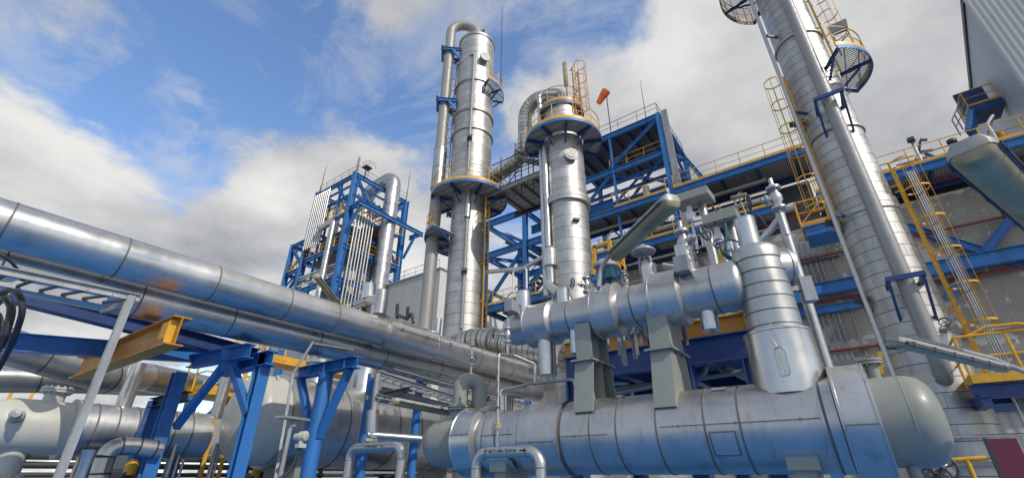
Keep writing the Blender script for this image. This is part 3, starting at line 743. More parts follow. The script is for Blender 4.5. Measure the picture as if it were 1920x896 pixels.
p = (-11.5,10.688,3.041)
post('round blue column under the cable trays, right of the lettered pipe loop', (p[0], p[1], 0), 4.83, .13, True)
p = (-12,9.197,2.962)
post('round blue column behind the braced tee support, beside the big drum', (p[0], p[1], 0), 4.479, .15, True)

# ochre runway beam
t = thing('runway_beam', 'ochre yellow steel beam with end plate, hanging under the overhead pipes', 'beam', (-9.2,2.877,3.772))
yb = 2.877; zb = 3.669
MB().ibeam((-9.2, yb, zb + .25), (-14.6, yb, zb + .25), .50, .28, .024).build('beam', 'ochre', t)
MB().span((-9.36, yb - .13, zb + .05), (-9.34, yb - .012, zb + .45)).build('end_plate', 'yellow', t)
MB().span((-9.64, yb - .135, zb + .12), (-9.36, yb - .12, zb + .42)).build('stop_plate', 'yellow', t)

# cable ladder on a raked galvanised post, front left
t = thing('cable_ladder', 'galvanised cable ladder on a post, crossing below the overhead pipes at left', 'cable tray', (-7.7, 1.2, 3.8))
a, b = V((-7.866,0.208,3.85)), V((-7.634,1.811,3.85)); a2, b2 = a + V((-.42, 0, -.02)), b + V((-.42, -.25, -.02))
m = MB(); m.channel(a, b, .1, .04, .008, side=1); m.build('side_rail', 'galv', t)
m = MB(); m.channel(a2, b2, .1, .04, .008, side=-1); m.build('side_rail', 'galv', t)
m = MB(); k = .05
while k < 1: m.bar(a.lerp(b, k) + V((0, 0, -.02)), a2.lerp(b2, k) + V((0, 0, -.02)), .03, .03); k += .155
m.build('rungs', 'dark', t)
pt, pb = V((-7.6,1.738,3.852)), V((-6.9,1.444,1.607))
m = MB(); m.channel(b + V((.05, -.1, -.10)), b2 + V((-.1, -.0, -.10)), .09, .06, .008); m.build('bracket_arm', 'galv', t)
m = MB(); m.channel(pt, V((pt.x, pt.y, 0)) + V((.0, 0, 0)), .09, .07, .01, (1, 0, 0)); m.build('post', 'galv', t)
t = thing('cable_bundle', 'thick black cables dropping in loops from the cable ladder at far left', 'cables', (-8.013,0.68,3.6))
for pts, r_ in (([(-9.146,0.542,3.8), (-8.457,0.715,3.85), (-8.279,0.854,3.6), (-8.465,0.929,3.2), (-9.542,1.024,2.8)], .035), ([(-10.122,0.683,3.8), (-8.981,0.702,3.85), (-8.538,0.795,3.6), (-8.574,0.849,3.2), (-8.61,0.792,2.8)], .045), ([(-8.326,0.264,4.1), (-7.944,0.392,4.1), (-8.048,0.588,4), (-8.311,0.747,3.9)], .018), ([(-9.931,0.747,3.7), (-9.2,0.768,3.8), (-9.411,0.939,3.2)], .03)):
    MB().sweep(fillet(pts, .3, 8), r_, 10).build('cable', 'cable', t)
# pipe bend upper left, behind the ladder
t = thing('curved_pipe', 'dull clad pipe curving behind the cable ladder, upper left corner', 'pipe', (-13,1.086,5.703))
MB().sweep(fillet([(-13,0.325,5.302), (-13,1.048,5.81), (-13,1.731,5.569), (-13,2.12,4.959)], 1.0, 12), .28, 28).build('cladding', 'pipe_clad', t)
# lower pipes at left
t = thing('low_pipe', 'grey clad pipe crossing level at the far left, above the cream drum', 'pipe', (-15,2.399,3.632))
MB().sweep(fillet([(-19,1.416,3.966), (-19,3.493,4.214), (-19,6.402,4.458), (-19,8.341,4.606)], .3), .37, 32).build('cladding', 'pipe_clad', t)
t = thing('low_pipe', 'grey clad pipe slanting down behind the ochre beam to a long level run', 'pipe', (-13.5,2.742,3.773))
MB().sweep(fillet([(-16.5,1.027,4.647), (-17,4.049,4.142), (-18,5.126,4.443), (-20,8.62,4.596)], .6), .42, 32).build('cladding', 'pipe_clad', t)

# ---- big drum, centre left (runs away from the camera)
cxx, czz = -14.0, 3.12
cyy = 7.305 - .62
t = thing('drum', 'big horizontal drum with a pale dished end, behind the blue columns', 'vessel', (cxx, cyy, 0))
def headY(y0, d, r): return [(y0 - d * math.cos(PI / 2 * k / 12), r * math.sin(PI / 2 * k / 12) ** .75) for k in range(13)]
rr = 1.18
MB().lathe((cxx, 0, czz), (0, 1, 0), headY(cyy + .05, .45, rr) + [(cyy + .62, rr)], 64).build('end_cap', 'cream', t)
pf = [(cyy + .62, rr * .9), (cyy + .625, rr + .10), (cyy + .66, rr + .10), (cyy + .85, rr + .09), (cyy + .9, rr + .05)]
for k in range(8): pf += bump_seam(cyy + 1.5 + k * 1.0, rr + .05, .012, .04)
pf += [(cyy + 10.2, rr + .05)]
MB().lathe((cxx, 0, czz), (0, 1, 0), pf, 64).build('shell', ['shell_clad', 'seam'], t)
m = MB(); m.lathe((cxx, cyy + 1.9, czz + .8), (0, 0, 1), [(0, .55), (.35, .42), (.9, .36), (1.0, .36), (1.001, .45), (1.1, .45), (1.102, .001)], 32); m.build('manway', 'shell_clad', t)
m = MB(); m.lathe((cxx + .1, cyy + 3.6, czz + .8), (0, 0, 1), [(0, .6), (.5, .5), (1.6, .45)], 32); m.build('top_nozzle', 'bright_clad', t)
for y in (1.4, 7.5): MB().span((cxx - .8, cyy + y - .15, 0), (cxx + .8, cyy + y + .15, czz - .7)).build('saddle', 'green_grey', t)
MB().ring((cxx + .55, cyy + .3, czz + 1.0), .1, .035, (0, 1, 0), 16, 8).build('lifting_lug', 'cream', t)
# ---- cream drum, far left
cxx, czz = -15.5, 2.69
cyy = 2.668
t = thing('drum', 'cream ended horizontal drum at the far left below the low pipes', 'vessel', (cxx, cyy, 0))
rr = .57
ye = 3.297
MB().lathe((cxx, 0, czz), (0, 1, 0), [(cyy - 1.0, .001), (cyy - .96, .28), (cyy - .8, .47), (cyy - .5, rr), (ye - .08, rr), (ye - .078, rr + .09), (ye, rr + .09)], 56).build('channel_end', 'cream', t)
pf = [(ye + .02, rr + .09), (ye + .1, rr + .09), (ye + .102, rr + .03)]
for k in range(6): pf += bump_seam(ye + .35 + k * .42, rr + .03, .012, .035)
pf += [(ye + 3.0, rr + .03)]
MB().lathe((cxx, 0, czz), (0, 1, 0), pf, 56).build('shell', ['shell_clad', 'seam'], t)
m = MB(); yn = 2.818; m.cyl((cxx, yn, czz + .4), (cxx, yn, czz + .80), .2, 24); flange(m, (cxx, yn, czz + .78), (0, 0, 1), .3, .045, 12); flange(m, (cxx, yn, czz + .84), (0, 0, 1), .3, .045, 12); m.build('top_nozzle', 'cream', t)
m = MB(); m.cyl((cxx, yn - .3, czz - .5), (cxx, yn - .3, czz - 1.1), .26, 24); flange(m, (cxx, yn - .3, czz - 1.05), (0, 0, 1), .4, .05, 12); flange(m, (cxx, yn - .3, czz - 1.12), (0, 0, 1), .4, .05, 12); m.lathe((cxx, yn - .3, czz - 2.4), (0, 0, 1), [(0, .2), (.9, .2), (1.25, .28)], 24); m.build('bottom_nozzle', 'cream', t)
m = MB(); m.lathe((cxx + .1, yn - .45, czz + .1), (1, -.25, .1), [(.3, .13), (.72, .13), (.73, .09), (.9, .09), (.91, .001)], 20); m.build('side_nozzle', 'galv', t)
MB().span((cxx - .6, ye + 1.0, 0), (cxx + .6, ye + 1.25, czz - .4)).build('saddle', 'cream', t)
m = MB(); m.lathe((cxx + .3, ye + .55, 0), (0, 0, 1), [(0, .24), (czz - .7, .24), (czz - .45, .3)], 24); m.build('bottom_nozzle', 'bright_clad', t)
for y_, h_, r_ in ((.9, 1.7, .18), (3.2, 1.8, .16)): MB().cyl((cxx, ye + y_, czz + .5), (cxx, ye + y_, czz + h_), r_, 20).build('top_nozzle', 'bright_clad', t)
# second shell behind, seen between the blue legs
t = thing('drum', 'ribbed metal drum seen between the blue legs behind the yellow ladder', 'vessel', (-19,8.377,3.083))
pf = [(0, .001), (.02, .6), (.05, .95)]
for k in range(6): pf += bump_seam(.5 + k * .8, .95, .012, .04)
pf += [(5.5, .95)]
o = V((-19,7.905,3.141)); MB().lathe((o.x, o.y, o.z), (0, 1, 0), pf, 48).build('shell', ['shell_clad', 'seam'], t)
# insulated elbow rising in front of the cream drum
t = thing('insulated_bend', 'clad pipe rising and bending right, before the cream drum', 'pipe', (-12.5,3.41,1.798))
MB().sweep(fillet([(-12.5,3.433,1.428), (-12.5,3.396,2.23), (-12.5,3.849,2.239), (-12.5,4.302,2.195)], .35, 10), .17, 24).build('cladding', 'elbow_clad', t)

# ---- yellow ladder tower
lp = (-17,7.407,1.706)
t = caged_ladder('access_ladder', 'yellow access ladder with landing behind the blue portal', (lp[0], lp[1], 0), 5.923, (1, -.35), .5, None, rail_t=.13)
lz = 4.046
m = MB(); m.span((lp[0] - 1.6, lp[1] - .9, lz), (lp[0] - .06, lp[1] + .9, lz + .12)); m.build('landing', 'yellow', t)
railing(t, [(lp[0] - .08, lp[1] + .9, lz + .12), (lp[0] - .08, lp[1] + .35, lz + .12)], 1.1, .6, 'yellow', r=.04)
railing(t, [(lp[0] - .08, lp[1] - .35, lz + .12), (lp[0] - .08, lp[1] - .9, lz + .12), (lp[0] - 1.6, lp[1] - .9, lz + .12)], 1.1, 1.0, 'yellow', r=.035)
lp2 = (-17.5,8.184,4.589)
t = caged_ladder('access_ladder', 'second yellow ladder with railed top, rising behind the big drum', (lp2[0], lp2[1], 3.2), 6.648, (1, -.35), .5, None, rail_t=.12)
z = 5.478; b0 = V((lp2[0], lp2[1], z))
m = MB(); m.span((lp2[0] - .5, lp2[1] - .2, z - .1), (lp2[0] + .5, lp2[1] + 4.5, z)); m.build('landing', 'yellow', t)
railing(t, [b0 + V((.5, -.2, 0)), b0 + V((.5, 4.5, 0))], 1.1, 1.0, 'yellow', r=.035)

# ---- perforated strut, transmitter and lamps of the lower left
t = thing('perforated_strut', 'galvanised perforated strut leaning up from the ground to the overhead pipe', 'strut', (-7.5,4.154,1.703))
pts = [V((-8,4.489,1.402)), V((-8.6,4.725,3.413)), V((-9.2,5.344,4.226)), V((-9.6,6.644,4.404))]
for a, b in zip(pts, pts[1:]):
    m = MB(); m.channel(a, b, .085, .04, .006, (.9, -.43, 0)); 
    n = int((b - a).length / .1)
    m.build('rail', 'galv_dark', t)
    m = MB(); d = (b - a).normalized(); nrm = V((.9, -.43, 0)); nrm = (nrm - d * nrm.dot(d)).normalized(); sd = d.cross(nrm)
    for k in range(n):
        q_ = a.lerp(b, (k + .5) / n)
        for s_ in (-1, 1): m.bar(q_ - d * .022 + sd * s_ * .0036, q_ + d * .022 + sd * s_ * .0036, .002, .03, tuple(nrm))
    m.build('slots', 'ink', t)
t = thing('pressure_transmitter', 'small pressure transmitter with round blue-rimmed face on a post', 'instrument', (-7.5,4.467,2.239))
p = V((-7.5,4.289,2.213)); m = MB(); m.cyl((p.x, p.y, 0), (p.x, p.y, p.z + .28), .035, 14); m.build('post', 'galv', t)
m = MB(); m.box((p.x + .02, p.y, p.z + .30), (.22, .55, .035), .3); m.box((p.x, p.y, p.z + .24), (.1, .1, .12)); m.build('sun_shade', 'green_grey', t)
c_ = V((-7.4,4.466,2.258)); ax = V((.75, .3, .05))
m = MB(); m.lathe(c_ - ax * .16, ax, [(0, .05), (.1, .06), (.101, .075), (.2, .075), (.21, .06), (.215, .001)], 24); m.cyl(c_, c_ + V((0, 0, -.16)), .04, 12); m.box(tuple(c_ + V((0, 0, -.14))), (.12, .12, .06)); m.build('head', 'cream', t)
m = MB(); m.ring(c_ + ax * .062, .062, .012, ax, 20, 8); m.build('bezel', 'blue', t)
m = MB(); m.sweep(fillet([c_ + V((0, 0, -.15)), c_ + V((.0, -.1, -.5)), c_ + V((.0, -.5, -.75)), c_ + V((.0, -.9, -.9))], .15), .014, 8); m.build('cable', 'cable', t)
strip_lamp('strip_lamp', 'strip lamp slung low under the cable trays, left of the swan-neck vent', (-6.053,5.108,2.75), (-6.29,6.654,2.75), .16, (.022, [(-6.357,6.723,2.78), (-6.034,6.48,2.9), (-6.859,7.437,3.2)]), group='strip lamps')
strip_lamp('strip_lamp', 'strip lamp tilted up above the overhead pipe, below the blue process tower', (-11.281,6.281,6.6), (-11.845,7.482,6.2), .2, None, group='strip lamps')
# cable trays under the pipes
t = thing('cable_tray_stack', 'stack of grey cable trays on dark brackets under the overhead pipes', 'cable tray', (-9.5,9.1,3.912))
for (a, b, X) in (((-9.6,7.558,3.968), (-9.6,12.336,3.539), 0), ((-9.9,7.905,3.681), (-9.9,13.626,3.337), 0), ((-9.2,7.219,3.355), (-9.2,10.125,3.23), 0), ((-10.2,8.513,4.33), (-10.2,15.428,4.029), 0)):
    m = MB(); a, b = V(a), V(b); m.channel(a, b, .09, .05, .008); m.channel(a + V((-.35, 0, 0)), b + V((-.35, 0, 0)), .09, .05, .008, side=-1); k = .03
    while k < 1: m.bar(a.lerp(b, k), a.lerp(b, k) + V((-.35, 0, 0)), .03, .02); k += .06
    m.build('tray', 'galv', t)
for pxs in (((-9.2,7.417,3.403), (-10.6,10.157,4.137)), ((-9.2,9.907,3.21), (-10.6,13.302,4.146))):
    MB().ibeam(*pxs, .14, .1, .01).build('bracket', 'dark', t)
m = MB()
for k in range(5): m.sweep(fillet([V((-8.8,12.112,3.462)) + V((0, -.12 * k, 0)), V((-8.8,12.169,3.862)) + V((0, -.12 * k, 0)), V((-9.5,13.708,4.1)) + V((0, -.12 * k, 0))], .15), .025, 8)
m.build('cables', 'cable', t)
t = thing('standpipe', 'upright clad standpipe with a fat capped drip pot, right of the braced tee support', 'pipe', (-9.3,7.393,2.812))
MB().cyl((-9.3,7.258,3.887), (-9.3,7.287,2.979), .075, 16).build('run', 'galv', t)
MB().cyl((-9.3,7.258,3.058), (-9.3,7.314,2.555), .14, 20).build('drip_pot', 'bright_clad', t)
MB().sweep([(-9.3,7.214,2.526), (-8.6,8.211,2.462)], .075, 16).build('branch', 'mill_steel', t)
gate_valve('drain_valve', 'small drain valve with pale ring wheel under the capped drip pot', (-9.2,7.189,2.387), (0, 1, 0), (1, -.3, 0), .7, wheel_mat='galv')

# thin riser group and low equipment glimpsed between the legs
t = thing('riser_group', 'group of slim bright upright pipes behind the portal, bottom left', 'pipes', (-15,6.345,2.23))
for k, (px_, r_) in enumerate(((330, .05), (342, .035), (352, .035), (362, .03), (398, .06), (408, .03), (420, .03), (306, .05))):
    pass
for p, ht, r_ in (((-15,5.498,2.077), 3.293, .05), ((-15.2,5.723,2.086), 3.209, .035), ((-15.4,5.941,2.094), 3.306, .035), ((-16,6.961,1.845), 2.553, .07), ((-16,7.075,2.13), 3.296, .03), ((-14.8,5.161,2.066), 3.196, .04)):
    MB().cyl((p[0], p[1], 0), (p[0], p[1], ht), r_, 10).build('riser', 'mill_steel', t)
for n_, (p, lab) in enumerate((((-13.5,4.109,1.809), 'squat dark pump with yellow cap under the bend before the cream drum'), ((-15.5,7.911,1.735), 'squat dark pump low beside the yellow ladder foot'), ((-13.2,11.42,1.707), 'squat dark pump low between the lettered pipe loop and the drum'))):
    t = thing('pump', lab, 'pump', (p[0], p[1], 0), 'pumps on the plant floor')
    m = MB(); m.lathe((p[0] - .5, p[1], p[2] - .25), (1, .2, 0), [(0, .2), (.02, .28), (.7, .28), (.72, .34), (.85, .34), (.86, .2), (1.1, .16), (1.11, .001)], 20); m.span((p[0] - .5, p[1] - .3, 0), (p[0] + .6, p[1] + .3, p[2] - .48)); m.build('motor', 'dark', t)
    MB().lathe((p[0] + .3, p[1], p[2] - .1), (0, 0, 1), [(0, .12), (.2, .12), (.3, .07), (.31, .001)], 14).build('cap', 'yellow', t)
t = thing('low_rack', 'low cluttered rack of dark pipes on the floor behind the drums', 'pipe rack', (-20,12.195,1.909))
random.seed(11)
for k in range(9):
    y = 2 + k * 1.7; MB().bar((-21, y, 0), (-21, y, 2.6), .16, .16).build('leg', 'navy' if k % 3 else 'blue', t)
for k in range(7): MB().cyl((-20.6 - .1 * k, 1, .9 + .27 * k), (-20.6 - .1 * k, 22, .9 + .27 * k), random.uniform(.06, .14), 12).build('pipe', random.choice(('dull_steel', 'dark', 'dark')), t)

# ================================================================== tall right-hand column
RX, RY, RR = 1.99, 19.03, .88
t = thing('column_tower', 'tallest leaning-looking metal tower at right, thick riser pipe on its front', 'tower', (RX, RY, 0))
MB().lathe((RX, RY, 0), (0, 0, 1), [(0, .98), (5.0, .96), (9.8, .90), (9.85, .95), (10.3, .95), (10.35, .89), (30, .87)], 72).build('shell', 'column_clad_fine', t)
m = MB()
for z in (13.4, 18.6): m.lathe((RX, RY, z), (0, 0, 1), [(0, .89), (.01, .95), (.09, .95), (.1, .89)], 64); m.build('stiffener_ring', 'column_clad_fine', t); m = MB()
for zz_, a in ((6.9, 200), (9.9, 198), (14.6, 196)):
    c = V((RX + .9 * math.cos(R(a)), RY + .9 * math.sin(R(a)) , zz_)); d = V((math.cos(R(a)), math.sin(R(a)), 0))
    m = MB(); m.bar(c - d * .1, c + d * .45, .16, .2); m.bar(c - d * .05 + V((0, 0, -.5)), c + d * .3 + V((0, 0, -.1)), .06, .06); m.build('guide_bracket', 'dark', t)
t = thing('riser_pipe', 'thick dull riser pipe running up the front of the tallest tower', 'pipe', (2.08, 17.6, 3))
MB().sweep(fillet([(2.08, 18.4, 4.15), (2.08, 17.6, 4.15), (2.08, 17.6, 14), (2.08, 17.6, 30)], .6), .22, 32).build('run', 'dull_steel', t)
for z in (7.0, 14.3):
    m = MB()
    for s in (-1, 1): m.bar((2.08 + s * .42, 17.2, z), (2.08 + s * .42, 18.35, z - .0), .1, .14); m.bar((2.08 + s * .42, 17.25, z - .05), (2.08 + s * .42, 18.3, z - 1.2), .07, .08)
    m.bar((1.6, 17.2, z), (2.56, 17.2, z), .1, .14); m.build('pipe_bracket', 'navy', t)
t = thing('thin_riser', 'thin pale pipe running up the left edge of the tallest tower', 'pipe', (.86, 18, 3))
MB().cyl((1.0, 18.0, 3), (.84, 18.0, 28), .075, 14).build('run', 'mill_steel', t)
for z in (5.2, 9.9, 14.7, 19.2):
    m = MB(); m.bar((.9, 18.0, z), (1.4, 18.5, z), .08, .1); m.build('pipe_bracket', 'navy', t)
round_platform('tower_platform', 'grated platform cut off by the top edge, left side of the tallest tower', (RX, RY, 23.4), .95, 2.35, R(120), R(265), 4, 'dark', br_h=.16, open_deck=True)
tp = round_platform('tower_platform', 'grated platform with floodlight and yellow rails, right side of the tallest tower', (RX, RY, 16.4), .95, 2.0, R(-62), R(42), 3, 'blue', br_h=.16, open_deck=True)
t = thing('floodlight', 'floodlight on a stand, on the right platform of the tallest tower', 'lamp', (4.1, 18.4, 16.3))
m = MB()
for s in (-.25, .25): m.bar((3.3 + s, 17.9, 16.4), (3.3 + s, 17.9, 17.5), .05, .05)
m.bar((3.05, 17.9, 17.5), (3.55, 17.9, 17.5), .05, .05); m.bar((3.05, 17.9, 16.9), (3.55, 17.9, 17.3), .04, .04); m.build('stand', 'dark', t)
MB().bar((3.02, 17.8, 17.75), (3.6, 17.7, 17.65), .14, .34, (0, -.5, 1)).build('lamp_head', 'galv', t)
caged_ladder('caged_ladder', 'caged ladder rising from the right platform out of the picture', (RX + .98, RY - .15, 16.3), 28, (1, -.12), .46, 18.3, group='caged ladders')
caged_ladder('caged_ladder', 'caged ladder with curved top hoop on the left edge of the tallest tower', (RX - 1.0, RY - .4, 9.6), 16.9, (-1, -.3), .46, 10.6, group='caged ladders')
caged_ladder('caged_ladder', 'bright yellow caged ladder on the right side of the tallest tower before the concrete', (RX + 1.12, RY - .3, 3.6), 11.5, (1, -.28), .5, 5.7, group='caged ladders')
t = thing('conduit_bundle', 'bundle of thin grey conduits rising beside the bright yellow caged ladder', 'conduits', (RX + 1.35, RY - .62, 4))
for k in range(4): MB().cyl((RX + 1.45 + .06 * k, RY - .52 + .02 * k, 3.2), (RX + 1.42 + .06 * k, RY - .52 + .02 * k, 11), .022, 8).build('conduit', 'galv', t)
# landing at the ladder foot with its blue frame
lc = V((2.491,18.3,3.864))
t = thing('ladder_landing', 'yellow railed landing on dark blue beams at the foot of the yellow ladder', 'platform', lc)
m = MB(); m.span((lc.x, 16.9, lc.z - .05), (lc.x + 5, 19.0, lc.z)); m.build('deck', 'grating', t)
m = MB(); m.span((lc.x - .02, 16.86, lc.z - .06), (lc.x + 5, 16.9, lc.z + .16)); m.span((lc.x - .04, 16.9, lc.z - .06), (lc.x, 19.0, lc.z + .16)); m.build('toe_plate', 'yellow', t)
m = MB(); m.ibeam((lc.x - .1, 17.1, lc.z - .25), (lc.x + 5, 17.1, lc.z - .25), .34, .2, .02); m.build('beam', 'navy', t)
m = MB(); m.ibeam((lc.x - .9, 18.7, lc.z - .25), (lc.x + 5, 18.7, lc.z - .25), .34, .2, .02); m.build('beam', 'navy', t)
m = MB(); m.bar((lc.x + .1, 17.0, lc.z - .45), (lc.x + .1, 18.9, lc.z - .45), .2, .3); m.build('cross_beam', 'navy', t)
m = MB(); m.cyl((lc.x + 1.2, 17.6, 0), (lc.x + 1.2, 17.6, lc.z - .4), .16, 16); m.build('post', 'navy', t)
railing(t, [(lc.x, 18.9, lc.z), (lc.x, 16.95, lc.z), (lc.x + 5, 16.95, lc.z)], 1.15, 1.0, 'yellow', r=.035, toe=False)
m = MB(); c0 = V((lc.x + .3, 17.4, lc.z)); m.sweep([c0 + V((0, -.4, 1.15)), c0 + V((.4, -.45, 1.32)), c0 + V((1.0, -.5, 1.3)), c0 + V((1.5, -.5, 1.15))], .04, 8); m.build('gate_loop', 'yellow', t)
# small fittings on the tower, lower part
gate_valve('tower_valve', 'cluster of small valves with a ring wheel on the tower, left of the ladder', (RX + .72, RY - .86, 5.55), (.8, -.5, .1), (-.3, -.9, .2), 1.2)
t = thing('tower_drain_line', 'thin drain line turning level across the foot of the tallest tower', 'pipe', (RX + .2, RY - 1.1, 2.6))
MB().sweep(fillet([(RX - .9, RY - 1.15, 2.62), (RX + 1.25, RY - 1.15, 2.62), (RX + 1.25, RY - 1.15, 4.0)], .1), .04, 10).build('run', 'mill_steel', t)
MB().sweep([(RX - .9, RY - 1.2, 1.95), (RX + 2.0, RY - 1.2, 1.95)], .06, 10).build('branch', 'dull_steel', t)

# ================================================================== tall middle column with its overhead pipe
AX1, AY1 = -16.41, 18.05
t = thing('column_tower', 'tall metal tower left of the middle, overhead pipe looping into its top', 'tower', (AX1, AY1, 0))
pf = [(0, 1.12), (9, 1.08), (16.4, 1.03), (16.5, 1.03), (17.9, 1.28), (21.6, 1.30), (21.62, 1.39), (21.74, 1.39), (21.76, 1.30), (23.2, 1.30), (23.22, 1.40), (23.34, 1.40), (23.36, 1.30), (25.9, 1.30), (25.92, 1.40), (26.04, 1.40), (26.06, 1.30), (30.5, 1.30), (30.52, 1.36), (30.7, 1.36), (30.72, 1.30)]
pf += [(30.72 + .55 * math.sin(R(a)), 1.3 * math.cos(R(a)) ** .8) for a in (10, 25, 40, 55, 70, 85)]
MB().lathe((AX1, AY1, 0), (0, 0, 1), pf, 80).build('shell', 'column_clad', t)
m = MB(); d = V((.72, -.69, 0)).normalized(); c = V((AX1, AY1, 28.0)) + V((.9, -.43, 0)).normalized() * 1.2
m.lathe(c, (.9, -.43, 0), [(0, .3), (.35, .3), (.351, .38), (.45, .38), (.452, .2), (.46, .001)], 24); m.build('manhole', 'dull_steel', t)
PXX, PYY = -17.9, 16.67
t = thing('overhead_vapour_pipe', 'grey pipe rising left of the tall tower and bending over into its top', 'pipe', (PXX, PYY, 8))
top = 32.9
MB().sweep(fillet([(PXX, PYY, 7.4), (PXX, PYY, top), (AX1, AY1, top), (AX1, AY1, 30.9)], 1.0, 14), .37, 32).build('run', 'dull_steel', t)
MB().lathe((PXX, PYY, 0), (0, 0, 1), [(17.55, .38), (17.56, .43), (20.6, .43), (20.61, .44), (20.66, .44), (20.67, .37)], 40).build('sleeve', 'pipe_clad', t)
MB().cyl((PXX, PYY, 7.2), (PXX, PYY, 7.5), .47, 24).build('foot_plate', 'dark', t)
for z in (24.6, 29.6):
    dd = V((AX1 - PXX, AY1 - PYY, 0)).normalized(); sdv = V((-dd.y, dd.x, 0)); p0 = V((PXX, PYY, z))
    for s in (-1, 1):
        m = MB(); m.ibeam(p0 + sdv * s * .5 - dd * .55, p0 + sdv * s * .5 + dd * 1.5, .26, .16, .018); m.bar(p0 + sdv * s * .5 + dd * .3 + V((0, 0, -.1)), p0 + sdv * s * .42 + dd * 1.35 + V((0, 0, -1.5)), .13, .16); m.build('pipe_bracket', 'blue', t)
    m = MB(); m.ibeam(p0 - sdv * .7 - dd * .5, p0 + sdv * .7 - dd * .5, .24, .16, .018); m.build('bracket_cross_beam', 'blue', t)
    m = MB(); m.lathe((PXX, PYY, z + .08), (0, 0, 1), [(0, .38), (.01, .45), (.06, .45), (.07, .38)], 24); m.build('clamp', 'dark', t)
t = thing('vent_line', 'slim vent pipe curving out of the top of the tall left tower', 'pipe', (AX1 + .7, AY1 - .2, 31))
MB().sweep(fillet([(AX1 + .75, AY1 + .1, 31.0), (AX1 + .75, AY1 + .1, 32.3), (AX1 - .6, AY1 + .6, 32.9)], .8), .11, 14).build('run', 'dull_steel', t)
# front downcomer
fx, fy = AX1 + .95, AY1 - 1.13
t = thing('downcomer', 'slim pipe with clamps running down the front of the tall left tower', 'pipe', (fx, fy, 9))
MB().sweep(fillet([(AX1 - .5, AY1 - 1.2, 28.3), (fx - .1, fy - .05, 28.3), (fx - .1, fy - .05, 18.2)], .25), .085, 14).build('run', 'dull_steel', t)
MB().sweep(fillet([(fx - .2, fy + .2, 17.0), (fx - .2, fy + .2, 15.6), (fx - .2, fy + .2, 8.4)], .2), .10, 14).build('run', 'dull_steel', t)
MB().cyl((fx - .2, fy + .2, 15.0), (fx - .2, fy + .2, 16.9), .19, 14).build('expansion_joint', 'mill_steel', t)
for z, dx in ((11.6, -.2), (20.6, -.1)):
    m = MB(); m.box((fx + dx, fy + (.2 if dx < -.15 else -.05) - .02, z), (.62, .3, .16), -.8); m.box((fx + dx - .05, fy + (.2 if dx < -.15 else -.05), z - .3), (.2, .2, .5), -.8); m.build('clamp', 'dark', t)
round_platform('tower_platform', 'ring platform with yellow rail round the waist of the tall left tower', (AX1, AY1, 16.95), 1.12, 2.35, R(-178), R(170), 8, 'blue')
round_platform('tower_platform', 'lower half platform behind the tall left tower, partly hidden by its pipe', (AX1, AY1, 14.2), 1.1, 2.5, R(150), R(262), 4, 'blue')
round_platform('tower_platform', 'small high platform at the right of the tall left tower, under the lightning rod', (AX1, AY1, 25.6), 1.35, 2.05, R(-22), R(48), 3, 'blue', br_h=.16, open_deck=True)
t = thing('lightning_rod', 'thin lightning rod rising from the small high platform of the tall left tower', 'rod', (AX1 + 1.9, AY1 + .6, 25.9))
MB().sweep([(AX1 + 1.9, AY1 + .6, 25.9), (AX1 + 1.9, AY1 + .6, 33.0), (AX1 + 1.9, AY1 + .6, 34.6)], [.04, .035, .01], 8).build('rod', 'dark', t)
caged_ladder('caged_ladder', 'ladder climbing the left flank of the tall left tower behind its pipe', (AX1 - 1.05, AY1 - .95, 17.0), 28.6, (-.75, -.66), .46, 19.2, 'rail_grey', group='caged ladders')
caged_ladder('caged_ladder', 'yellow ladder without cage at the right foot of the tall left tower', (AX1 + 1.25, AY1 + .3, 7.5), 16.8, (1, .2), .46, None, 'yellow', group='caged ladders')

# ================================================================== middle column with the round platforms
BX, BY = -9.63, 18.15
t = thing('column_tower', 'shorter metal tower in the middle, under the wide round platform with yellow rails', 'tower', (BX, BY, 0))
pf = [(0, 1.02), (9, 1.02), (13.9, 1.04), (13.92, 1.2), (14.3, 1.22), (14.34, 1.08), (14.38, 1.05), (19.3, 1.05), (19.32, 1.13), (19.5, 1.13), (19.52, 1.03)]
pf += [(20.3 + .75 * math.sin(R(a)), 1.02 * math.cos(R(a)) ** .8) for a in (0, 15, 30, 45, 60, 75, 88)]
MB().lathe((BX, BY, 0), (0, 0, 1), pf, 80).build('shell', 'column_clad', t)
m = MB(); d = V((.72, -.69, 0)); c = V((BX, BY, 16.55)) + d * .95
m.lathe(c, d, [(0, .28), (.25, .28), (.251, .36), (.33, .36), (.332, .25), (.36, .25), (.362, .12), (.37, .001)], 28); m.build('manhole', 'dull_steel', t)
MB().box(tuple(V((BX, BY, 12.7)) + V((.75, -.66, 0)) * 1.05), (.3, .3, .12), .8).build('lug', 'dark', t)
round_platform('tower_platform', 'wide round platform with bright yellow rails round the shorter middle tower', (BX, BY, 18.2), 1.12, 2.12, R(-170), R(60), 7, 'blue')
round_platform('tower_platform', 'smaller top platform with thin dark rail, head of the shorter middle tower', (BX - .1, BY + .15, 20.45), .9, 1.3, R(-178), R(120), 4, 'blue', rail_mat='ochre')
caged_ladder('caged_ladder', 'short caged ladder with dark hoops on top of the shorter middle tower', (BX + 1.15, BY - .1, 18.3), 23.2, (.95, -.3), .46, 19.9, 'ochre', group='caged ladders')
t = thing('platform_lamp', 'upright strip lamp on a pole above the shorter middle tower', 'lamp', (BX + .55, BY - .2, 20.5))
MB().cyl((BX + .62, BY - .2, 19), (BX + .55, BY - .2, 22.3), .04, 8).build('pole', 'ochre', t)
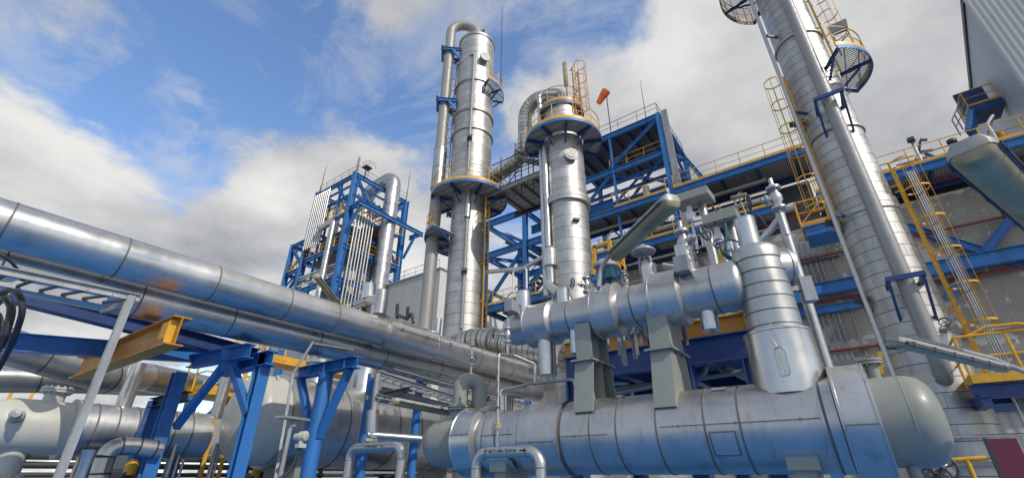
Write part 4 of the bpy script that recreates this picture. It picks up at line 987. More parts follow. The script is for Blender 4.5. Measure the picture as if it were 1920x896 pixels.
m = MB(); m.sweep([(BX + .55, BY - .2, 22.1), (BX + .55, BY - .2, 22.14), (BX + .55, BY - .2, 24.0), (BX + .55, BY - .2, 24.06)], [.08, .13, .13, .09], 14); m.build('lamp_tube', 'diffuser', t)
t = thing('ribbed_duct', 'fat ribbed duct arching from the middle tower head down to the left', 'pipe', (BX - 1.4, BY + .8, 18))
dp = fillet([(-9.409,18.4,20.829), (-10.06,18.6,22.51), (-12.64,18.9,23.687), (-12.887,19.1,19.447), (-15.611,19.4,18.997)], 1.2, 12)
MB().sweep(dp, .45, 32).build('cladding', 'elbow_clad', t)
t = thing('riser_pair', 'pair of slim bright risers on the front left of the shorter middle tower', 'pipe', (BX - .55, BY - 1.1, 9))
for dx, dy, zt_, zb_, r_ in ((-1.02, -.72, 21.2, 9.2, .15), (-.62, -1.02, 17.6, 11.2, .15)):
    MB().cyl((BX + dx, BY + dy, zb_), (BX + dx, BY + dy, zt_), r_, 20).build('run', 'bright_clad', t)
MB().sweep(fillet([(BX - 1.02, BY - .72, 21.0), (BX - 1.02, BY - .72, 22.0), (BX - .1, BY - .2, 21.9)], .3), .15, 20).build('bend', 'bright_clad', t)
m = MB(); m.lathe((BX - .55, BY - 1.05, 0), (0, 0, 1), [(9.6, .2), (10.4, .2), (10.45, .35), (11.3, .38), (11.5, .2)], 24); m.build('drip_pot', 'bright_clad', t)
t = thing('foot_elbow', 'clad elbow with flange at the foot of the shorter middle tower', 'pipe', (-8.489,15,8.109))
MB().sweep(fillet([(-8.531,14,8.205), (-8.08,14,7.758), (-7.702,14,7.591), (-7.57,14,6.894)], .15), .17, 20).build('run', 'mill_steel', t)
m = MB(); flange(m, (-7.789,14,7.631), (.8, .3, -.3), .3, .06, 10); m.build('flange', 'ochre', t)

# ---- bridge between the two towers
t = thing('link_bridge', 'grated link bridge between the tall left tower and the shorter middle tower', 'walkway', (-13, 19.5, 17.2))
m = MB(); m.span((AX1 + 1.6, 18.3, 17.05), (BX - 1.1, 21.2, 17.12)); m.build('deck', 'grating', t)
for y in (18.25, 21.25): MB().ibeam((AX1 + 1.2, y, 16.95), (BX - .6, y, 16.95), .3, .16, .018).build('edge_beam', 'dark' if y > 20 else 'galv', t)
MB().ibeam((AX1 + 2.0, 22.0, 15.9), (BX + 1.0, 22.0, 15.9), .5, .25, .025).build('main_beam', 'blue', t)
for k in range(6):
    x = AX1 + 2.0 + k * .85; m = MB(); m.bar((x, 18.3, 16.98), (x, 21.2, 16.98), .06, .1); m.build('joist', 'dark', t)
railing(t, [(AX1 + 1.6, 18.3, 17.12), (BX - 1.1, 18.3, 17.12)], 1.1, 1.5, 'dark', toe=False, r=.03)
railing(t, [(AX1 + 1.6, 21.2, 17.12), (BX - 1.1, 21.2, 17.12)], 1.1, 1.5, 'dark', toe=False, r=.03)
t = thing('scaffold', 'thin tube scaffold with a ladder standing on the link bridge', 'scaffold', (-13, 18.6, 17.2))
for x, zt_ in ((-13.2, 20.2), (-12.75, 20.4), (-11.9, 20.9), (-14.3, 19.6)):
    MB().cyl((x, 18.5, 16.2), (x, 18.5, zt_), .035, 8).build('standard', 'dark', t)
m = MB()
for k in range(11): m.cyl((-13.2, 18.5, 16.6 + k * .34), (-12.75, 18.5, 16.6 + k * .34), .022, 6)
m.build('rungs', 'dark', t)
for z0_, z1_, xa_, xb_ in ((19.2, 19.2, -15.0, -10.6), (18.1, 18.1, -15.3, -10.6), (19.6, 18.0, -13.2, -11.2), (16.6, 18.0, -14.6, -12.9)):
    MB().cyl((xa_, 18.45, z0_), (xb_, 18.45, z1_), .032, 8).build('ledger', 'dark', t)
MB().bar((-12.7, 18.6, 18.75), (-11.2, 18.9, 17.9), .7, .06).build('plank', 'galv', t)

# ================================================================== big process building behind
WY = 33.0
t = thing('process_building', 'long concrete building with patched grey wall behind the tallest tower', 'building', (2, 36, 0))
MB().span((-24.5, WY, 0), (26, WY + 14, 16.3)).build('wall', 'concrete', t)
MB().span((-14.5, WY + 1.2, 16.3), (1.2, WY + 12, 20.3)).build('recess_shade', 'dark', t)  # solid dark block painted in for the shade between the walkways
MB().span((1.2, WY + 3, 16.3), (26, WY + 12, 18.3)).build('recess_shade', 'dark', t)  # dark block stands in for shade behind the right walkway
t = thing('wall_steelwork', 'blue beams and cross braces running along the concrete wall', 'steelwork', (5, 32.4, 11.8))
m = MB(); m.ibeam((-2.2, 32.2, 11.75), (26, 32.2, 11.75), .75, .35, .035); m.build('beam', 'blue', t)
m = MB(); m.ibeam((-2.2, 32.6, 10.6), (4, 32.6, 10.6), .45, .25, .03); m.build('beam', 'blue', t)
MB().span((-2.9, 31.6, 11.0), (-1.3, 32.6, 12.6)).build('end_box', 'blue', t)
MB().bar((-2.4, 32.1, 11.0), (-2.0, 32.1, 0), .7, .6).build('column', 'blue', t)
for a, b in (((4.933,32.7,14.673), (8.696,32.7,11.188)), ((9.906,32.5,14.545), (5.191,32.5,10.095))):
    MB().ibeam(a, b, .42, .3, .03).build('brace', 'blue', t)
for (px, lab) in (((6.151,32.6,16.952), 'dark red thin pipe along the concrete wall, topmost, just under the walkway beam'), ((7.061,32.6,13.973), 'dark red thin pipe along the concrete wall, above the big blue beam'), ((7.362,32.6,11.135), 'dark red thin pipe along the concrete wall, just below the big blue beam'), ((6.5,32.6,8.149), 'dark red thin pipe along the concrete wall, lowest, by the yellow ladder foot')):
    t = thing('sprinkler_pipe', lab, 'pipe', px, 'thin red pipes on the concrete wall')
    MB().cyl((-3.5, px[1], px[2]), (24, px[1], px[2]), .07, 8).build('run', 'red', t)
    m = MB()
    for k in range(7): m.cyl((-2 + k * 3.6, px[1], px[2]), (-1.75 + k * 3.6, px[1], px[2]), .12, 8)
    m.build('coupling', 'red', t)
t = thing('wall_conduits', 'bundle of thin pale conduits running down the concrete wall left of the tallest tower', 'conduits', (.2, 32.8, 3))
for x in (-.55, -.25, .05, .30, .95):
    MB().cyl((x, 32.85, 0), (x, 32.85, 15.2), .05, 6).build('conduit', 'galv', t)
for z in (4.5, 8.2, 13.8): MB().bar((-.8, 32.8, z), (1.3, 32.8, z), .1, .12).build('strap', 'dark', t)

def walkway(label, x0, x1, y0, y1, z, beam=.46, rails=('front',), step=1.6, mat='yellow'):
    t = thing('walkway', label, 'walkway', ((x0 + x1) / 2, y0, z), 'walkways along the building')
    MB().span((x0, y0, z - .06), (x1, y1, z)).build('deck', 'grating', t)
    MB().ibeam((x0, y0 + .12, z - .07 - beam / 2), (x1, y0 + .12, z - .07 - beam / 2), beam, .26, .03).build('edge_beam', 'blue', t)
    MB().ibeam((x0, y1 - .1, z - .07 - beam / 2), (x1, y1 - .1, z - .07 - beam / 2), beam, .26, .03).build('edge_beam', 'navy', t)
    if 'front' in rails: railing(t, [(x0, y0, z), (x1, y0, z)], 1.1, step, mat, r=.03)
    if 'back' in rails: railing(t, [(x0, y1, z), (x1, y1, z)], 1.1, step, 'rail_grey', toe=False, r=.03)
    x = x0 + .8
    while x < x1: MB().bar((x, y0 + .25, z - .2), (x, y1 - .2, z - .2), .12, .2).build('joist', 'navy', t); x += 2.4
    return t
walkway('upper blue-edged walkway left of the high frame leg, above the control valve', -16.5, -7.7, 30.6, 33.6, 21.0)
walkway('upper walkway from the high frame to the tallest tower, at the roof edge', -7.1, 2.4, 30.6, 34.2, 21.0, rails=('front', 'back'))
walkway('lower walkway with yellow rail running behind the middle tower and valves', -17.5, -1.0, 30.4, 33.0, 17.3, rails=('front', 'back'))
walkway('lower walkway with yellow rail right of the tallest tower, above the patched wall', 1.2, 20, 30.4, 33.2, 17.3, rails=('front', 'back'))
walkway('roof walkway with thin backlit-grey rail right of the tallest tower against the sky', 2.5, 13.5, 34.2, 36.0, 18.75, .4, rails=('front', 'back'), mat='rail_grey')
# pipe runs and fittings on the decks
t = thing('deck_pipe_run', 'dark blue fat pipe lying along the lower walkway right of the tallest tower', 'pipe', (8, 33.7, 18))
MB().cyl((2.5, 33.75, 17.9), (22, 33.75, 17.9), .33, 20).build('run', 'navy', t)
t = thing('deck_pipe_run', 'pale insulated pipe lying along the lower walkway behind the strip lamp', 'pipe', (-8, 33.6, 18))
MB().cyl((-14, 33.6, 18.3), (0, 33.6, 18.3), .3, 20).build('run', 'white', t)
t = thing('deck_pipe_run', 'thin bare pipe run on the lower walkway under the pale insulated pipe', 'pipe', (-8, 32.6, 17.5))
MB().cyl((-16, 32.4, 17.6), (0, 32.4, 17.6), .13, 12).build('run', 'mill_steel', t)
t = thing('deck_pipe_run', 'thin bare pipe on the lower walkway right of the tallest tower', 'pipe', (8, 32.8, 17.6))
MB().cyl((2, 32.4, 17.75), (20, 32.4, 17.75), .15, 12).build('run', 'mill_steel', t)
for k, (x, y, z, sx_, sy_, sz_, lab) in enumerate(((-5.0, 33.2, 21.0, 2.6, 1.0, .55, 'flat grey equipment casing on the upper walkway beside the high frame'), (-1.2, 33.4, 21.0, 1.6, .9, .8, 'grey equipment casing on the upper walkway just left of the tallest tower'), (4.6, 35.2, 18.75, 1.8, .9, .95, 'pale grey casing on the roof walkway just right of the tallest tower'), (6.9, 35.4, 18.75, 1.5, .9, 1.15, 'pale grey casing with dark bolt plate on the roof walkway under the branched mast'), (-11.0, 33.0, 21.0, 3.2, .8, .6, 'long grey cable duct on the upper walkway left of the high frame leg'))):
    t = thing('equipment_casing', lab, 'casing', (x, y, z), 'grey casings on the walkways')
    m = MB(); m.box((x, y, z + sz_ / 2), (sx_, sy_, sz_)); m.box((x, y, z + sz_ + .03), (sx_ + .1, sy_ + .1, .06)); m.build('body', 'galv', t)
    m = MB()
    for j in range(3): m.span((x - sx_ * .35 + j * sx_ * .3, y - sy_ / 2 - .03, z + .1), (x - sx_ * .35 + j * sx_ * .3 + .05, y - sy_ / 2, z + sz_ - .08))
    m.build('rib', 'dark', t)
for x, y, z, h, lab in ((7.35, 35.0, 18.8, 2.6, 'dark mast with two short arms and a blue prop, roof right of the tallest tower'), (9.0, 34.6, 18.8, 1.4, 'short dark flue with cap on the roof by the branched mast'), (3.0, 35.0, 18.8, 1.7, 'thin lamp post with drooping head on the roof beside the tallest tower')):
    t = thing('roof_mast', lab, 'mast', (x, y, z)); m = MB(); m.cyl((x, y, z), (x, y, z + h), .07 if h > 1.5 else .16, 10)
    if h > 2: m.bar((x - .1, y, z + h), (x + .75, y, z + h - .25), .12, .14); m.bar((x, y, z + h - .95), (x + .75, y, z + h - 1.1), .12, .14); m.box((x, y, z + h + .1), (.35, .35, .25))
    elif h > 1.5: m.bar((x, y, z + h), (x - .35, y - .2, z + h + .15), .14, .1)
    else: m.cyl((x, y, z + h), (x, y, z + h + .2), .26, 12)
    m.build('mast', 'dark', t)
    if h > 2: MB().bar((x + .35, y, z + h - 1.2), (x + 1.6, y - 1.2, z - 1.3), .16, .2).build('prop', 'blue', t)
t = thing('roof_vent', 'rusty brown vent stub at the corner of the roof rail before the tall corrugated block', 'vent', (11.0, 34.6, 18.8))
MB().lathe((11.0, 34.6, 18.6), (0, 0, 1), [(0, .22), (.9, .24), (1.0, .3), (1.25, .3), (1.26, .001)], 14).build('stub', 'ochre', t)

for z, y, r_, mt, lab in ((16.2, 31.6, .11, 'mill_steel', 'thin bare pipe slung just under the lower walkway, left of the tallest tower'), (20.0, 31.8, .14, 'dull_steel', 'dull pipe slung under the upper walkway at the roof edge'), (19.0, 32.6, .2, 'white', 'pale duct hung in the dark gap between the two walkways'), (18.1, 30.9, .05, 'mill_steel', 'thin bright tube along the lower walkway railing')):
    t = thing('slung_pipe', lab, 'pipe', (-8, y, z), 'pipes slung along the walkways')
    MB().cyl((-16, y, z), (-1.2, y, z), r_, 12).build('run', mt, t)
    for k in range(5): MB().bar((-14.5 + k * 3, y, z - r_), (-14.5 + k * 3, y, z + .7), .05, .05).build('hanger', 'dark', t)
for k, (x, z) in enumerate(((-13.2, 17.3), (-10.4, 17.3), (-5.6, 17.3), (-3.4, 17.3), (-12.4, 21.0), (3.4, 17.3), (6.6, 17.3), (9.8, 17.3))):
    t = thing('walkway_riser', 'bent pale riser pipe standing on a walkway of the building, one of eight alike', 'pipe', (x, 31.2, z), 'risers standing on the walkways')
    MB().sweep(fillet([(x, 31.4, z), (x, 31.4, z + 1.7), (x + .5, 31.6, z + 2.3), (x + .5, 33.5, z + 2.3)], .3), .08, 10).build('run', 'mill_steel', t)

# high frame with roof
GX0, GX1, GY0, GY1 = -16.2, -7.35, 31.0, 38.0
t = thing('high_frame', 'high blue steel frame with dark roof behind the middle tower, orange windsock above', 'steel frame', (GX1, GY0, 17))
for x, y in ((GX0, GY0), (GX0, GY1), (GX1, GY1), (GX1, GY0)): MB().ibeam((x, y, 16.5), (x, y, 28.75), .4, .36, .035, (0, 1, 0)).build('column', 'blue', t)
for z in (28.5, 24.75):
    for a, b in (((GX0, GY0), (GX1, GY0)), ((GX1, GY0), (GX1, GY1)), ((GX0, GY1), (GX1, GY1)), ((GX0, GY0), (GX0, GY1))):
        MB().ibeam((*a, z), (*b, z), .48, .3, .035).build('beam', 'blue', t)
MB().span((GX0, GY0 + .2, 28.45), (GX1 - .2, GY1, 28.85)).build('roof', 'dark', t)
MB().span((GX0, GY0 + 4.6, 24.5), (GX1 - 3.8, GY1, 24.62)).build('floor', 'grating', t)
for k in range(7): MB().ibeam((GX0 + .9 + k * 1.25, GY0 + .2, 28.28), (GX0 + .9 + k * 1.25, GY1, 28.28), .3, .2, .025).build('joist', 'navy', t)
for k in range(4): MB().ibeam((GX0, GY0 + 1.4 + k * 1.6, 24.55), (GX1, GY0 + 1.4 + k * 1.6, 24.55), .26, .2, .025).build('joist', 'blue', t)
for a, b in (((GX0, GY1, 25.0), (-11.8, GY1, 28.2)), ((-11.8, GY1, 28.2), (GX1, GY1, 25.0)), ((-11.8, GY0, 17), (-11.8, GY0, 28.4)), ((GX0, GY1, 21.4), (GX1, GY1, 24.4)), ((GX0, GY1, 24.4), (GX1, GY1, 21.4))): MB().ibeam(a, b, .2, .18, .022, (0, 1, 0)).build('brace', 'blue', t)
for a, b in (((-12.2, GY0, 25.1), (GX1 - .2, GY0, 28.2)), ((GX0 + .3, GY0, 21.2), (-12.2, GY0, 24.4)), ((GX1, GY0 + .3, 28.2), (GX1, GY1 - .2, 25.1)), ((GX1, GY0 + .3, 25.1), (GX1, GY1 - .3, 28.2)), ((GX1, GY0 + .3, 24.4), (GX1, GY1 - .2, 21.3)), ((-12.5, GY0 + .2, 24.7), (GX1 - .2, GY0 + 5, 24.7)), ((GX1 - .2, GY0, 24.5), (-12.5, GY0 + 5, 24.5))):
    MB().ibeam(a, b, .22, .2, .025).build('brace', 'blue', t)
MB().ibeam((GX1, GY1, 28.5), (GX1 + 1.6, GY1 + 1, 24.8), .3, .26, .03).build('brace', 'blue', t)
railing(t, [(GX0, GY0, 28.85), (GX1, GY0, 28.85), (GX1, GY1, 28.85)], 1.1, 1.8, 'rail_grey', toe=False, r=.03)
railing(t, [(-12.2, GY0 + .3, 25.1), (GX1 - .2, GY0 + .3, 25.1)], 1.1, 1.5, 'yellow', r=.03)
railing(t, [(GX1 - .3, GY0 + 1, 25.1), (GX1 - .3, GY1, 25.1)], 1.1, 1.5, 'yellow', r=.03)
t = thing('cable_riser_tray', 'vertical galvanised cable tray up the front leg of the high blue frame', 'cable tray', (-6.9, 30.8, 16.5))
m = MB(); m.span((-7.05, 30.75, 13), (-6.55, 30.9, 28.7)); m.build('tray', 'galv', t)
t = thing('deck_machine', 'small pale hopper shaped machine under the high frame on the upper walkway', 'machine', (-9.5, 32.4, 21.0))
m = MB(); m.lathe((-9.8, 32.6, 21), (0, 0, 1), [(0, .5), (.3, .5), (.32, .3), (1.5, .28), (2.2, .28)], 16); m.build('stack', 'cream', t)
t = thing('windsock', 'orange windsock drooping from a thin pole above the high blue frame', 'windsock', (GX0 + 4.4, GY0, 28.9))
wp = V((-11.621,31,28.473)); wt = V((-11.594,31,33.77))
MB().cyl((wt.x, 31, 28.8), (wt.x, 31, wt.z), .05, 8).build('pole', 'dark', t)
w1 = V((-12.462,31,32.791)); d = w1 - wt
m = MB(); m.sweep([wt + V((.05, 0, .05)), wt + d * .25, wt + d * .5 + V((.05, 0, .1)), wt + d * .8, w1 + V((0, 0, .0))], [.42, .40, .34, .29, .24], 16); m.build('sock', 'orange', t)
t = thing('whip_antenna', 'thin whip antenna on the roof corner of the high blue frame', 'antenna', (-8.429,31,28.051))
MB().sweep([(-8.362,31,28.192), (-8.299,31,33.246)], [.045, .015], 6).build('rod', 'dark', t)
# deck lamps and posts
for (a, b, lab) in (((-3.476,30.2,18.485), (-2.478,30.2,18.408), 'small strip lamp on a blue post over the lower walkway, above the sunshades'), ((-6.36,30.2,17.429), (-5.386,30.2,17.748), 'small strip lamp by the high frame leg over the lower walkway')):
    strip_lamp('walkway_lamp', lab, a, b, .3, (.05, [((a[0] + b[0]) / 2, a[1], a[2]), ((a[0] + b[0]) / 2 + .3, a[1] + .3, a[2] - 3.2)]), clips=False)

# tall corrugated block, right edge
t = thing('corrugated_block', 'tall grey corrugated block cut off by the top right corner', 'building', (12.82, 34, 0))
u = V((math.sin(R(8)), math.cos(R(8)), 0)); w = V((u.y, -u.x, 0)); c0 = V((12.82, 34, 0)); H = 30.1
def quad(a, b, z0, z1): return [a + V((0, 0, z0)), b + V((0, 0, z0)), b + V((0, 0, z1)), a + V((0, 0, z1))]
m = MB(); m.add(quad(c0 + w * 20, c0, 0, H), [(0, 1, 2, 3)]); m.build('front_face', 'corr_x', t)
m = MB(); m.add(quad(c0, c0 + u * 30, 0, H), [(0, 1, 2, 3)]); m.build('side_face', 'corr_y', t)
m = MB(); m.add([c0 + V((0, 0, H)), c0 + w * 20 + V((0, 0, H)), c0 + w * 20 + u * 30 + V((0, 0, H)), c0 + u * 30 + V((0, 0, H))], [(0, 1, 2, 3)]); m.build('roof', 'dark', t)
m = MB(); m.bar(c0 - w * .06 + V((0, 0, H - .1)), c0 - w * .06 + u * 30 + V((0, 0, H - .1)), .12, .4); m.build('roof_trim', 'dark', t)
lz = 24.727
t = thing('side_landing', 'blue boxed door landing with yellow rail on the side of the corrugated block', 'platform', (12.2, 40, lz))
m = MB(); m.span((11.7, 38.6, lz - .6), (13.4, 40.4, lz)); m.build('deck', 'navy', t)
MB().span((11.8, 40.3, lz), (13.4, 40.5, lz + 2.4)).build('back_panel', 'navy', t)
m = MB(); m.bar((11.8, 38.8, lz - .4), (10.5, 36.4, lz - 3.2), .4, .5); m.build('stair_stringer', 'blue', t)
railing(t, [(11.7, 40.3, lz), (11.7, 38.6, lz), (13.3, 38.6, lz)], 1.3, 1.3, 'yellow', r=.045)
railing(t, [(11.7, 39.0, lz - .3), (10.0, 36.4, lz - 3.2)], 1.3, 1.0, 'rail_grey', toe=False, r=.04)

# railed landing left of the tallest tower
a = V((-0.069,27,13.52)); 
t = thing('wall_landing', 'small yellow railed landing on blue plates left of the tallest tower', 'platform', a)
MB().span((a.x, 26.4, a.z - .1), (a.x + 2.6, 28.4, a.z)).build('deck', 'grating', t)
m = MB(); m.span((a.x + .1, 26.5, a.z - .6), (a.x + 2.5, 28.3, a.z - .12)); m.build('support_box', 'blue', t)
railing(t, [(a.x, 28.4, a.z), (a.x, 26.4, a.z), (a.x + 2.6, 26.4, a.z)], 1.4, 1.2, 'yellow', r=.05)
m = MB(); m.bar((a.x, 26.4, a.z + .05), (a.x + 1.3, 26.4, a.z + 1.3), .05, .05); m.bar((a.x + 1.3, 26.4, a.z + 1.3), (a.x + 2.6, 26.4, a.z + .05), .05, .05); m.build('rail_brace', 'yellow', t)

# open blue frame with stairs between the two middle towers
t = thing('stair_frame', 'open blue steel stair frame between the two middle towers', 'steel frame', (-22, 31, 0))
for x, y in ((-25.8, 31), (-21.0, 31), (-17.6, 31), (-25.8, 37), (-21.0, 37), (-17.6, 37)):
    MB().ibeam((x, y, 0), (x, y, 24.2), .42, .4, .04, (0, 1, 0)).build('column', 'blue', t)
for z in (15.1, 20.5, 24.0):
    for y in (31, 37): MB().ibeam((-26, y, z), (-16.5, y, z), .6, .32, .04).build('beam', 'blue', t)
    for x in (-25.8, -21.0, -17.6): MB().ibeam((x, 31, z), (x, 37, z), .45, .28, .03).build('cross_beam', 'blue', t)
for a, b in (((-25.6, 31, 15.4), (-21.2, 31, 20.2)), ((-20.8, 31, 15.4), (-17.8, 31, 20.2)), ((-25.6, 31, 23.6), (-21.2, 31, 20.8)), ((-21, 31.3, 15.4), (-21, 36.7, 20.2)), ((-25.6, 37, 15.4), (-21.2, 37, 20.2)), ((-25.8, 31.2, 20.8), (-25.8, 36.8, 23.8)), ((-21, 31.2, 20.4), (-17.8, 36.8, 20.4)), ((-25.6, 31.2, 20.4), (-21.2, 36.8, 20.4))):
    MB().ibeam(a, b, .28, .24, .03).build('brace', 'blue', t)
for z, (xa_, xb_) in ((15.4, (-25.2, -18.4)), (20.4, (-18.6, -25.0))):
    m = MB(); n = 16
    for k in range(n): 
        f_ = k / n; m.box((xa_ + (xb_ - xa_) * f_, 34, z + f_ * 5 - (2.5 if z > 18 else 0)), (.42, 1.3, .06))
    m.build('stair_treads', 'dark', t)
    for yy in (33.3, 34.7):
        z0_ = z - (2.5 if z > 18 else 0); MB().bar((xa_, yy, z0_), (xb_, yy, z0_ + 5), .08, .35).build('stair_stringer', 'dark', t)
        m = MB(); m.cyl((xa_, yy, z0_ + 1.1), (xb_, yy, z0_ + 6.1), .05, 6); m.build('stair_rail', 'rail_grey', t)
MB().span((-25.8, 31.2, 15.4), (-17.6, 33, 15.46)).build('floor', 'grating', t)
railing(t, [(-25.8, 30.9, 15.45), (-17.6, 30.9, 15.45)], 1.1, 1.2, 'yellow', r=.035)
railing(t, [(-25.8, 33.0, 15.45), (-17.6, 33.0, 15.45)], 1.1, 1.2, 'rail_grey', toe=False, r=.03)
t = thing('bent_white_pipe', 'pale pipe bending down over the railed floor of the stair frame', 'pipe', (-20, 30, 17))
MB().sweep(fillet([(-24.6, 30.0, 18.3), (-20.6, 30.0, 17.6), (-18.3, 30.0, 18.2)], .5), .2, 14).build('run', 'mill_steel', t)
MB().sweep(fillet([(-21.6, 29.9, 15.6), (-21.6, 29.9, 17.6), (-20.2, 29.9, 17.6), (-20.2, 29.9, 15.6)], .3), .09, 10).build('loop', 'white', t)

# near parts of the plant floor at lower right
p = V((3.383,22,3.528))
t = thing('corrugated_shed', 'low corrugated grey shed at the bottom right behind the maroon board', 'building', (p.x, 22, 0))
MB().span((p.x, 22, 0), (p.x + 9, 27, p.z)).build('wall', 'corr_x', t)
MB().span((p.x - .15, 21.85, p.z + .003), (p.x + 9.2, 27.2, p.z + .2)).build('roof_edge', 'navy', t)

# ================================================================== blue process tower and shed, far left of the tall columns
TX, TY = -40.1, 24.6
t = thing('process_tower', 'blue steel process tower with tube bundles, beyond the overhead pipes', 'steel frame', (TX, TY, 0))
TX2, TY2, TX3 = TX - 7.4, TY + 7.6, TX - 10.6
for x, y in ((TX, TY), (TX2, TY), (TX, TY2), (TX2, TY2)): MB().ibeam((x, y, 10), (x, y, 32.8), .62, .55, .05, (0, 1, 0)).build('column', 'blue', t)
for y in (TY, TY2): MB().ibeam((TX3, y, 10), (TX3, y, 26.5), .5, .45, .05, (0, 1, 0)).build('column', 'blue', t)
for z in (32.5, 23.4, 19.6, 16.2):
    for a, b in (((TX, TY), (TX2, TY)), ((TX, TY), (TX, TY2)), ((TX2, TY2), (TX2, TY)), ((TX2, TY2), (TX, TY2))):
        MB().ibeam((*a, z), (*b, z), .5, .3, .04).build('beam', 'blue', t)
for z in (26.3, 22.6, 18.8):
    for y in (TY, TY2): MB().ibeam((TX2, y, z), (TX3, y, z), .4, .3, .04).build('beam', 'blue', t)
    MB().ibeam((TX3, TY, z), (TX3, TY2, z), .4, .3, .04).build('beam', 'blue', t)
for a, b in (((TX, TY, 28), (TX2 + 4, TY, 32.3)), ((TX, TY + .3, 32.2), (TX, TY + 3.4, 27.9)), ((TX, TY2 - .3, 23.6), (TX, TY + 4, 27.6)), ((TX, TY2 - .2, 32.2), (TX, TY2 - 3, 28)), ((TX2, TY, 23.2), (TX, TY, 19.8)), ((TX2, TY, 16.4), (TX, TY, 19.4)), ((TX3, TY, 18.9), (TX2, TY, 22.4)), ((TX3, TY, 26.1), (TX2, TY, 22.8)), ((TX, TY + .3, 19.3), (TX, TY + 4, 16.4)), ((TX, TY2 - .3, 19.4), (TX, TY2 - 4, 23.2)), ((TX, TY + 4, 19.6), (TX, TY2, 16.4)), ((TX3, TY, 15.5), (TX2, TY, 18.6))):
    MB().ibeam(a, b, .3, .26, .03).build('brace', 'blue', t)
# cantilever frame that holds the big pipe
cz = 27.9
for a, b in (((TX, TY, cz), (TX + 2.0, TY, cz)), ((TX + 2.0, TY - .2, cz), (TX + 2.0, TY2 + 1.6, cz)), ((TX, TY2 + 1.2, cz), (TX + 2.0, TY2 + 1.2, cz))):
    MB().ibeam(a, b, .5, .3, .04).build('cantilever_beam', 'blue', t)
for y in (TY, TY2 + .6): MB().bar((TX, y, cz - 3), (TX + 1.9, y, cz - .2), .25, .25).build('brace', 'blue', t)
MB().span((TX2, TY + .4, 23.0), (TX - .3, TY2 - .3, 23.15)).build('floor', 'grating', t)
MB().span((TX3, TY + .4, 18.6), (TX - .3, TY2 - .3, 18.7)).build('floor', 'grating', t)
MB().span((TX2, TY + 3.4, 27.6), (TX - .5, TY2 - .3, 27.7)).build('floor', 'ochre', t)
MB().span((TX2 + .5, TY + 1.6, 23.2), (TX - 1.5, TY2 - 1.2, 27.0)).build('inner_housing', 'dark', t)
MB().lathe((TX - 3.2, TY + 3.6, 10), (0, 0, 1), [(0, 2.3), (11.5, 2.3), (12.6, 1.2), (13, .8)], 40).build('inner_vessel', 'cream', t)
for z in (29.8, 27.4):
    for a, b in (((TX, TY, z), (TX2, TY, z)), ((TX, TY, z), (TX, TY2, z)), ((TX2, TY2, z), (TX2, TY, z))): MB().ibeam((*a[:2], z), (*b[:2], z), .3, .22, .03).build('beam', 'blue', t)
for z in (18.0, 21.4, 25.2, 31.2):
    MB().ibeam((TX, TY, z), (TX2, TY, z), .22, .16, .025).build('beam', 'blue', t); MB().ibeam((TX, TY, z), (TX, TY2, z), .22, .16, .025).build('beam', 'blue', t)
for f in (.35, .68):
    MB().ibeam((TX2 * f + TX * (1 - f), TY + .02, 14), (TX2 * f + TX * (1 - f), TY + .02, 32.4), .24, .2, .025, (0, 1, 0)).build('post', 'blue', t)
    MB().ibeam((TX - .02, TY2 * f + TY * (1 - f), 14), (TX - .02, TY2 * f + TY * (1 - f), 32.4), .24, .2, .025, (0, 1, 0)).build('post', 'blue', t)
for k in range(6): MB().ibeam((TX3 + .2 + .1 * k, TY, 15 + k * 2), (TX2 - .1, TY, 17 + k * 1.9), .18, .14, .02).build('brace', 'blue', t)
for k in range(5): MB().cyl((TX2 + .3, TY - .15, 19.9 + k * .35), (TX - .3, TY - .15, 19.9 + k * .35), .07 + .03 * (k % 2), 8).build('level_pipe', ('mill_steel', 'white', 'dull_steel')[k % 3], t)
for k in range(9): MB().cyl((TX2 + .6, TY + .5 + k * .75, 30.6), (TX - .6, TY + .5 + k * .75, 30.6), .12, 8).build('roof_tube', 'mill_steel', t)
for k in range(5): MB().cyl((TX - 1 - k * 1.2, TY + .9, 23.2), (TX - 1 - k * 1.2, TY + .9, 30.6), .09 + .05 * (k % 3), 8).build('inner_pipe', ('mill_steel', 'ochre', 'white', 'dull_steel', 'dark')[k], t)
for k in range(4): MB().cyl((TX - .6, TY + 1.6 + k * 1.4, 16.4), (TX - .6, TY + 1.6 + k * 1.4, 27.2), .08 + .05 * (k % 2), 8).build('inner_pipe', ('white', 'mill_steel', 'dark', 'ochre')[k], t)
for a in ([(TX2, TY - .1, 23.6), (TX - .4, TY - .1, 23.6)], [(TX + .1, TY + .4, 23.6), (TX + .1, TY2, 23.6)], [(TX + .1, TY + .4, 16.5), (TX + .1, TY2, 16.5)], [(TX3, TY - .1, 18.9), (TX2, TY - .1, 18.9)], [(TX3, TY - .1, 22.8), (TX2, TY - .1, 22.8)], [(TX2, TY - .1, 27.7), (TX - .4, TY - .1, 27.7)], [(TX + .1, TY + .4, 27.7), (TX + .1, TY2, 27.7)]):
    railing(t, a, 1.1, 1.2, 'yellow', r=.045)
railing(t, [(TX2, TY, 32.7), (TX, TY, 32.7), (TX, TY2, 32.7)], 1.1, 1.6, 'rail_grey', toe=False, r=.03)
def bundle(label, n, x0, y0, dx, dy, z0, z1, r_=.13):
    b_ = thing('tube_bundle', label, 'pipes', (x0, y0, z0), 'tube bundles on the process tower')
    for k in range(n): MB().cyl((x0 + dx * k, y0 + dy * k, z0), (x0 + dx * k, y0 + dy * k, z1), r_, 10).build('tube', 'mill_steel', b_)
    return b_
bundle('bundle of eight pale upright tubes on the upper left face of the blue process tower', 8, TX2 + .3, TY - .45, .42, 0, 24.6, 32.0, .10)
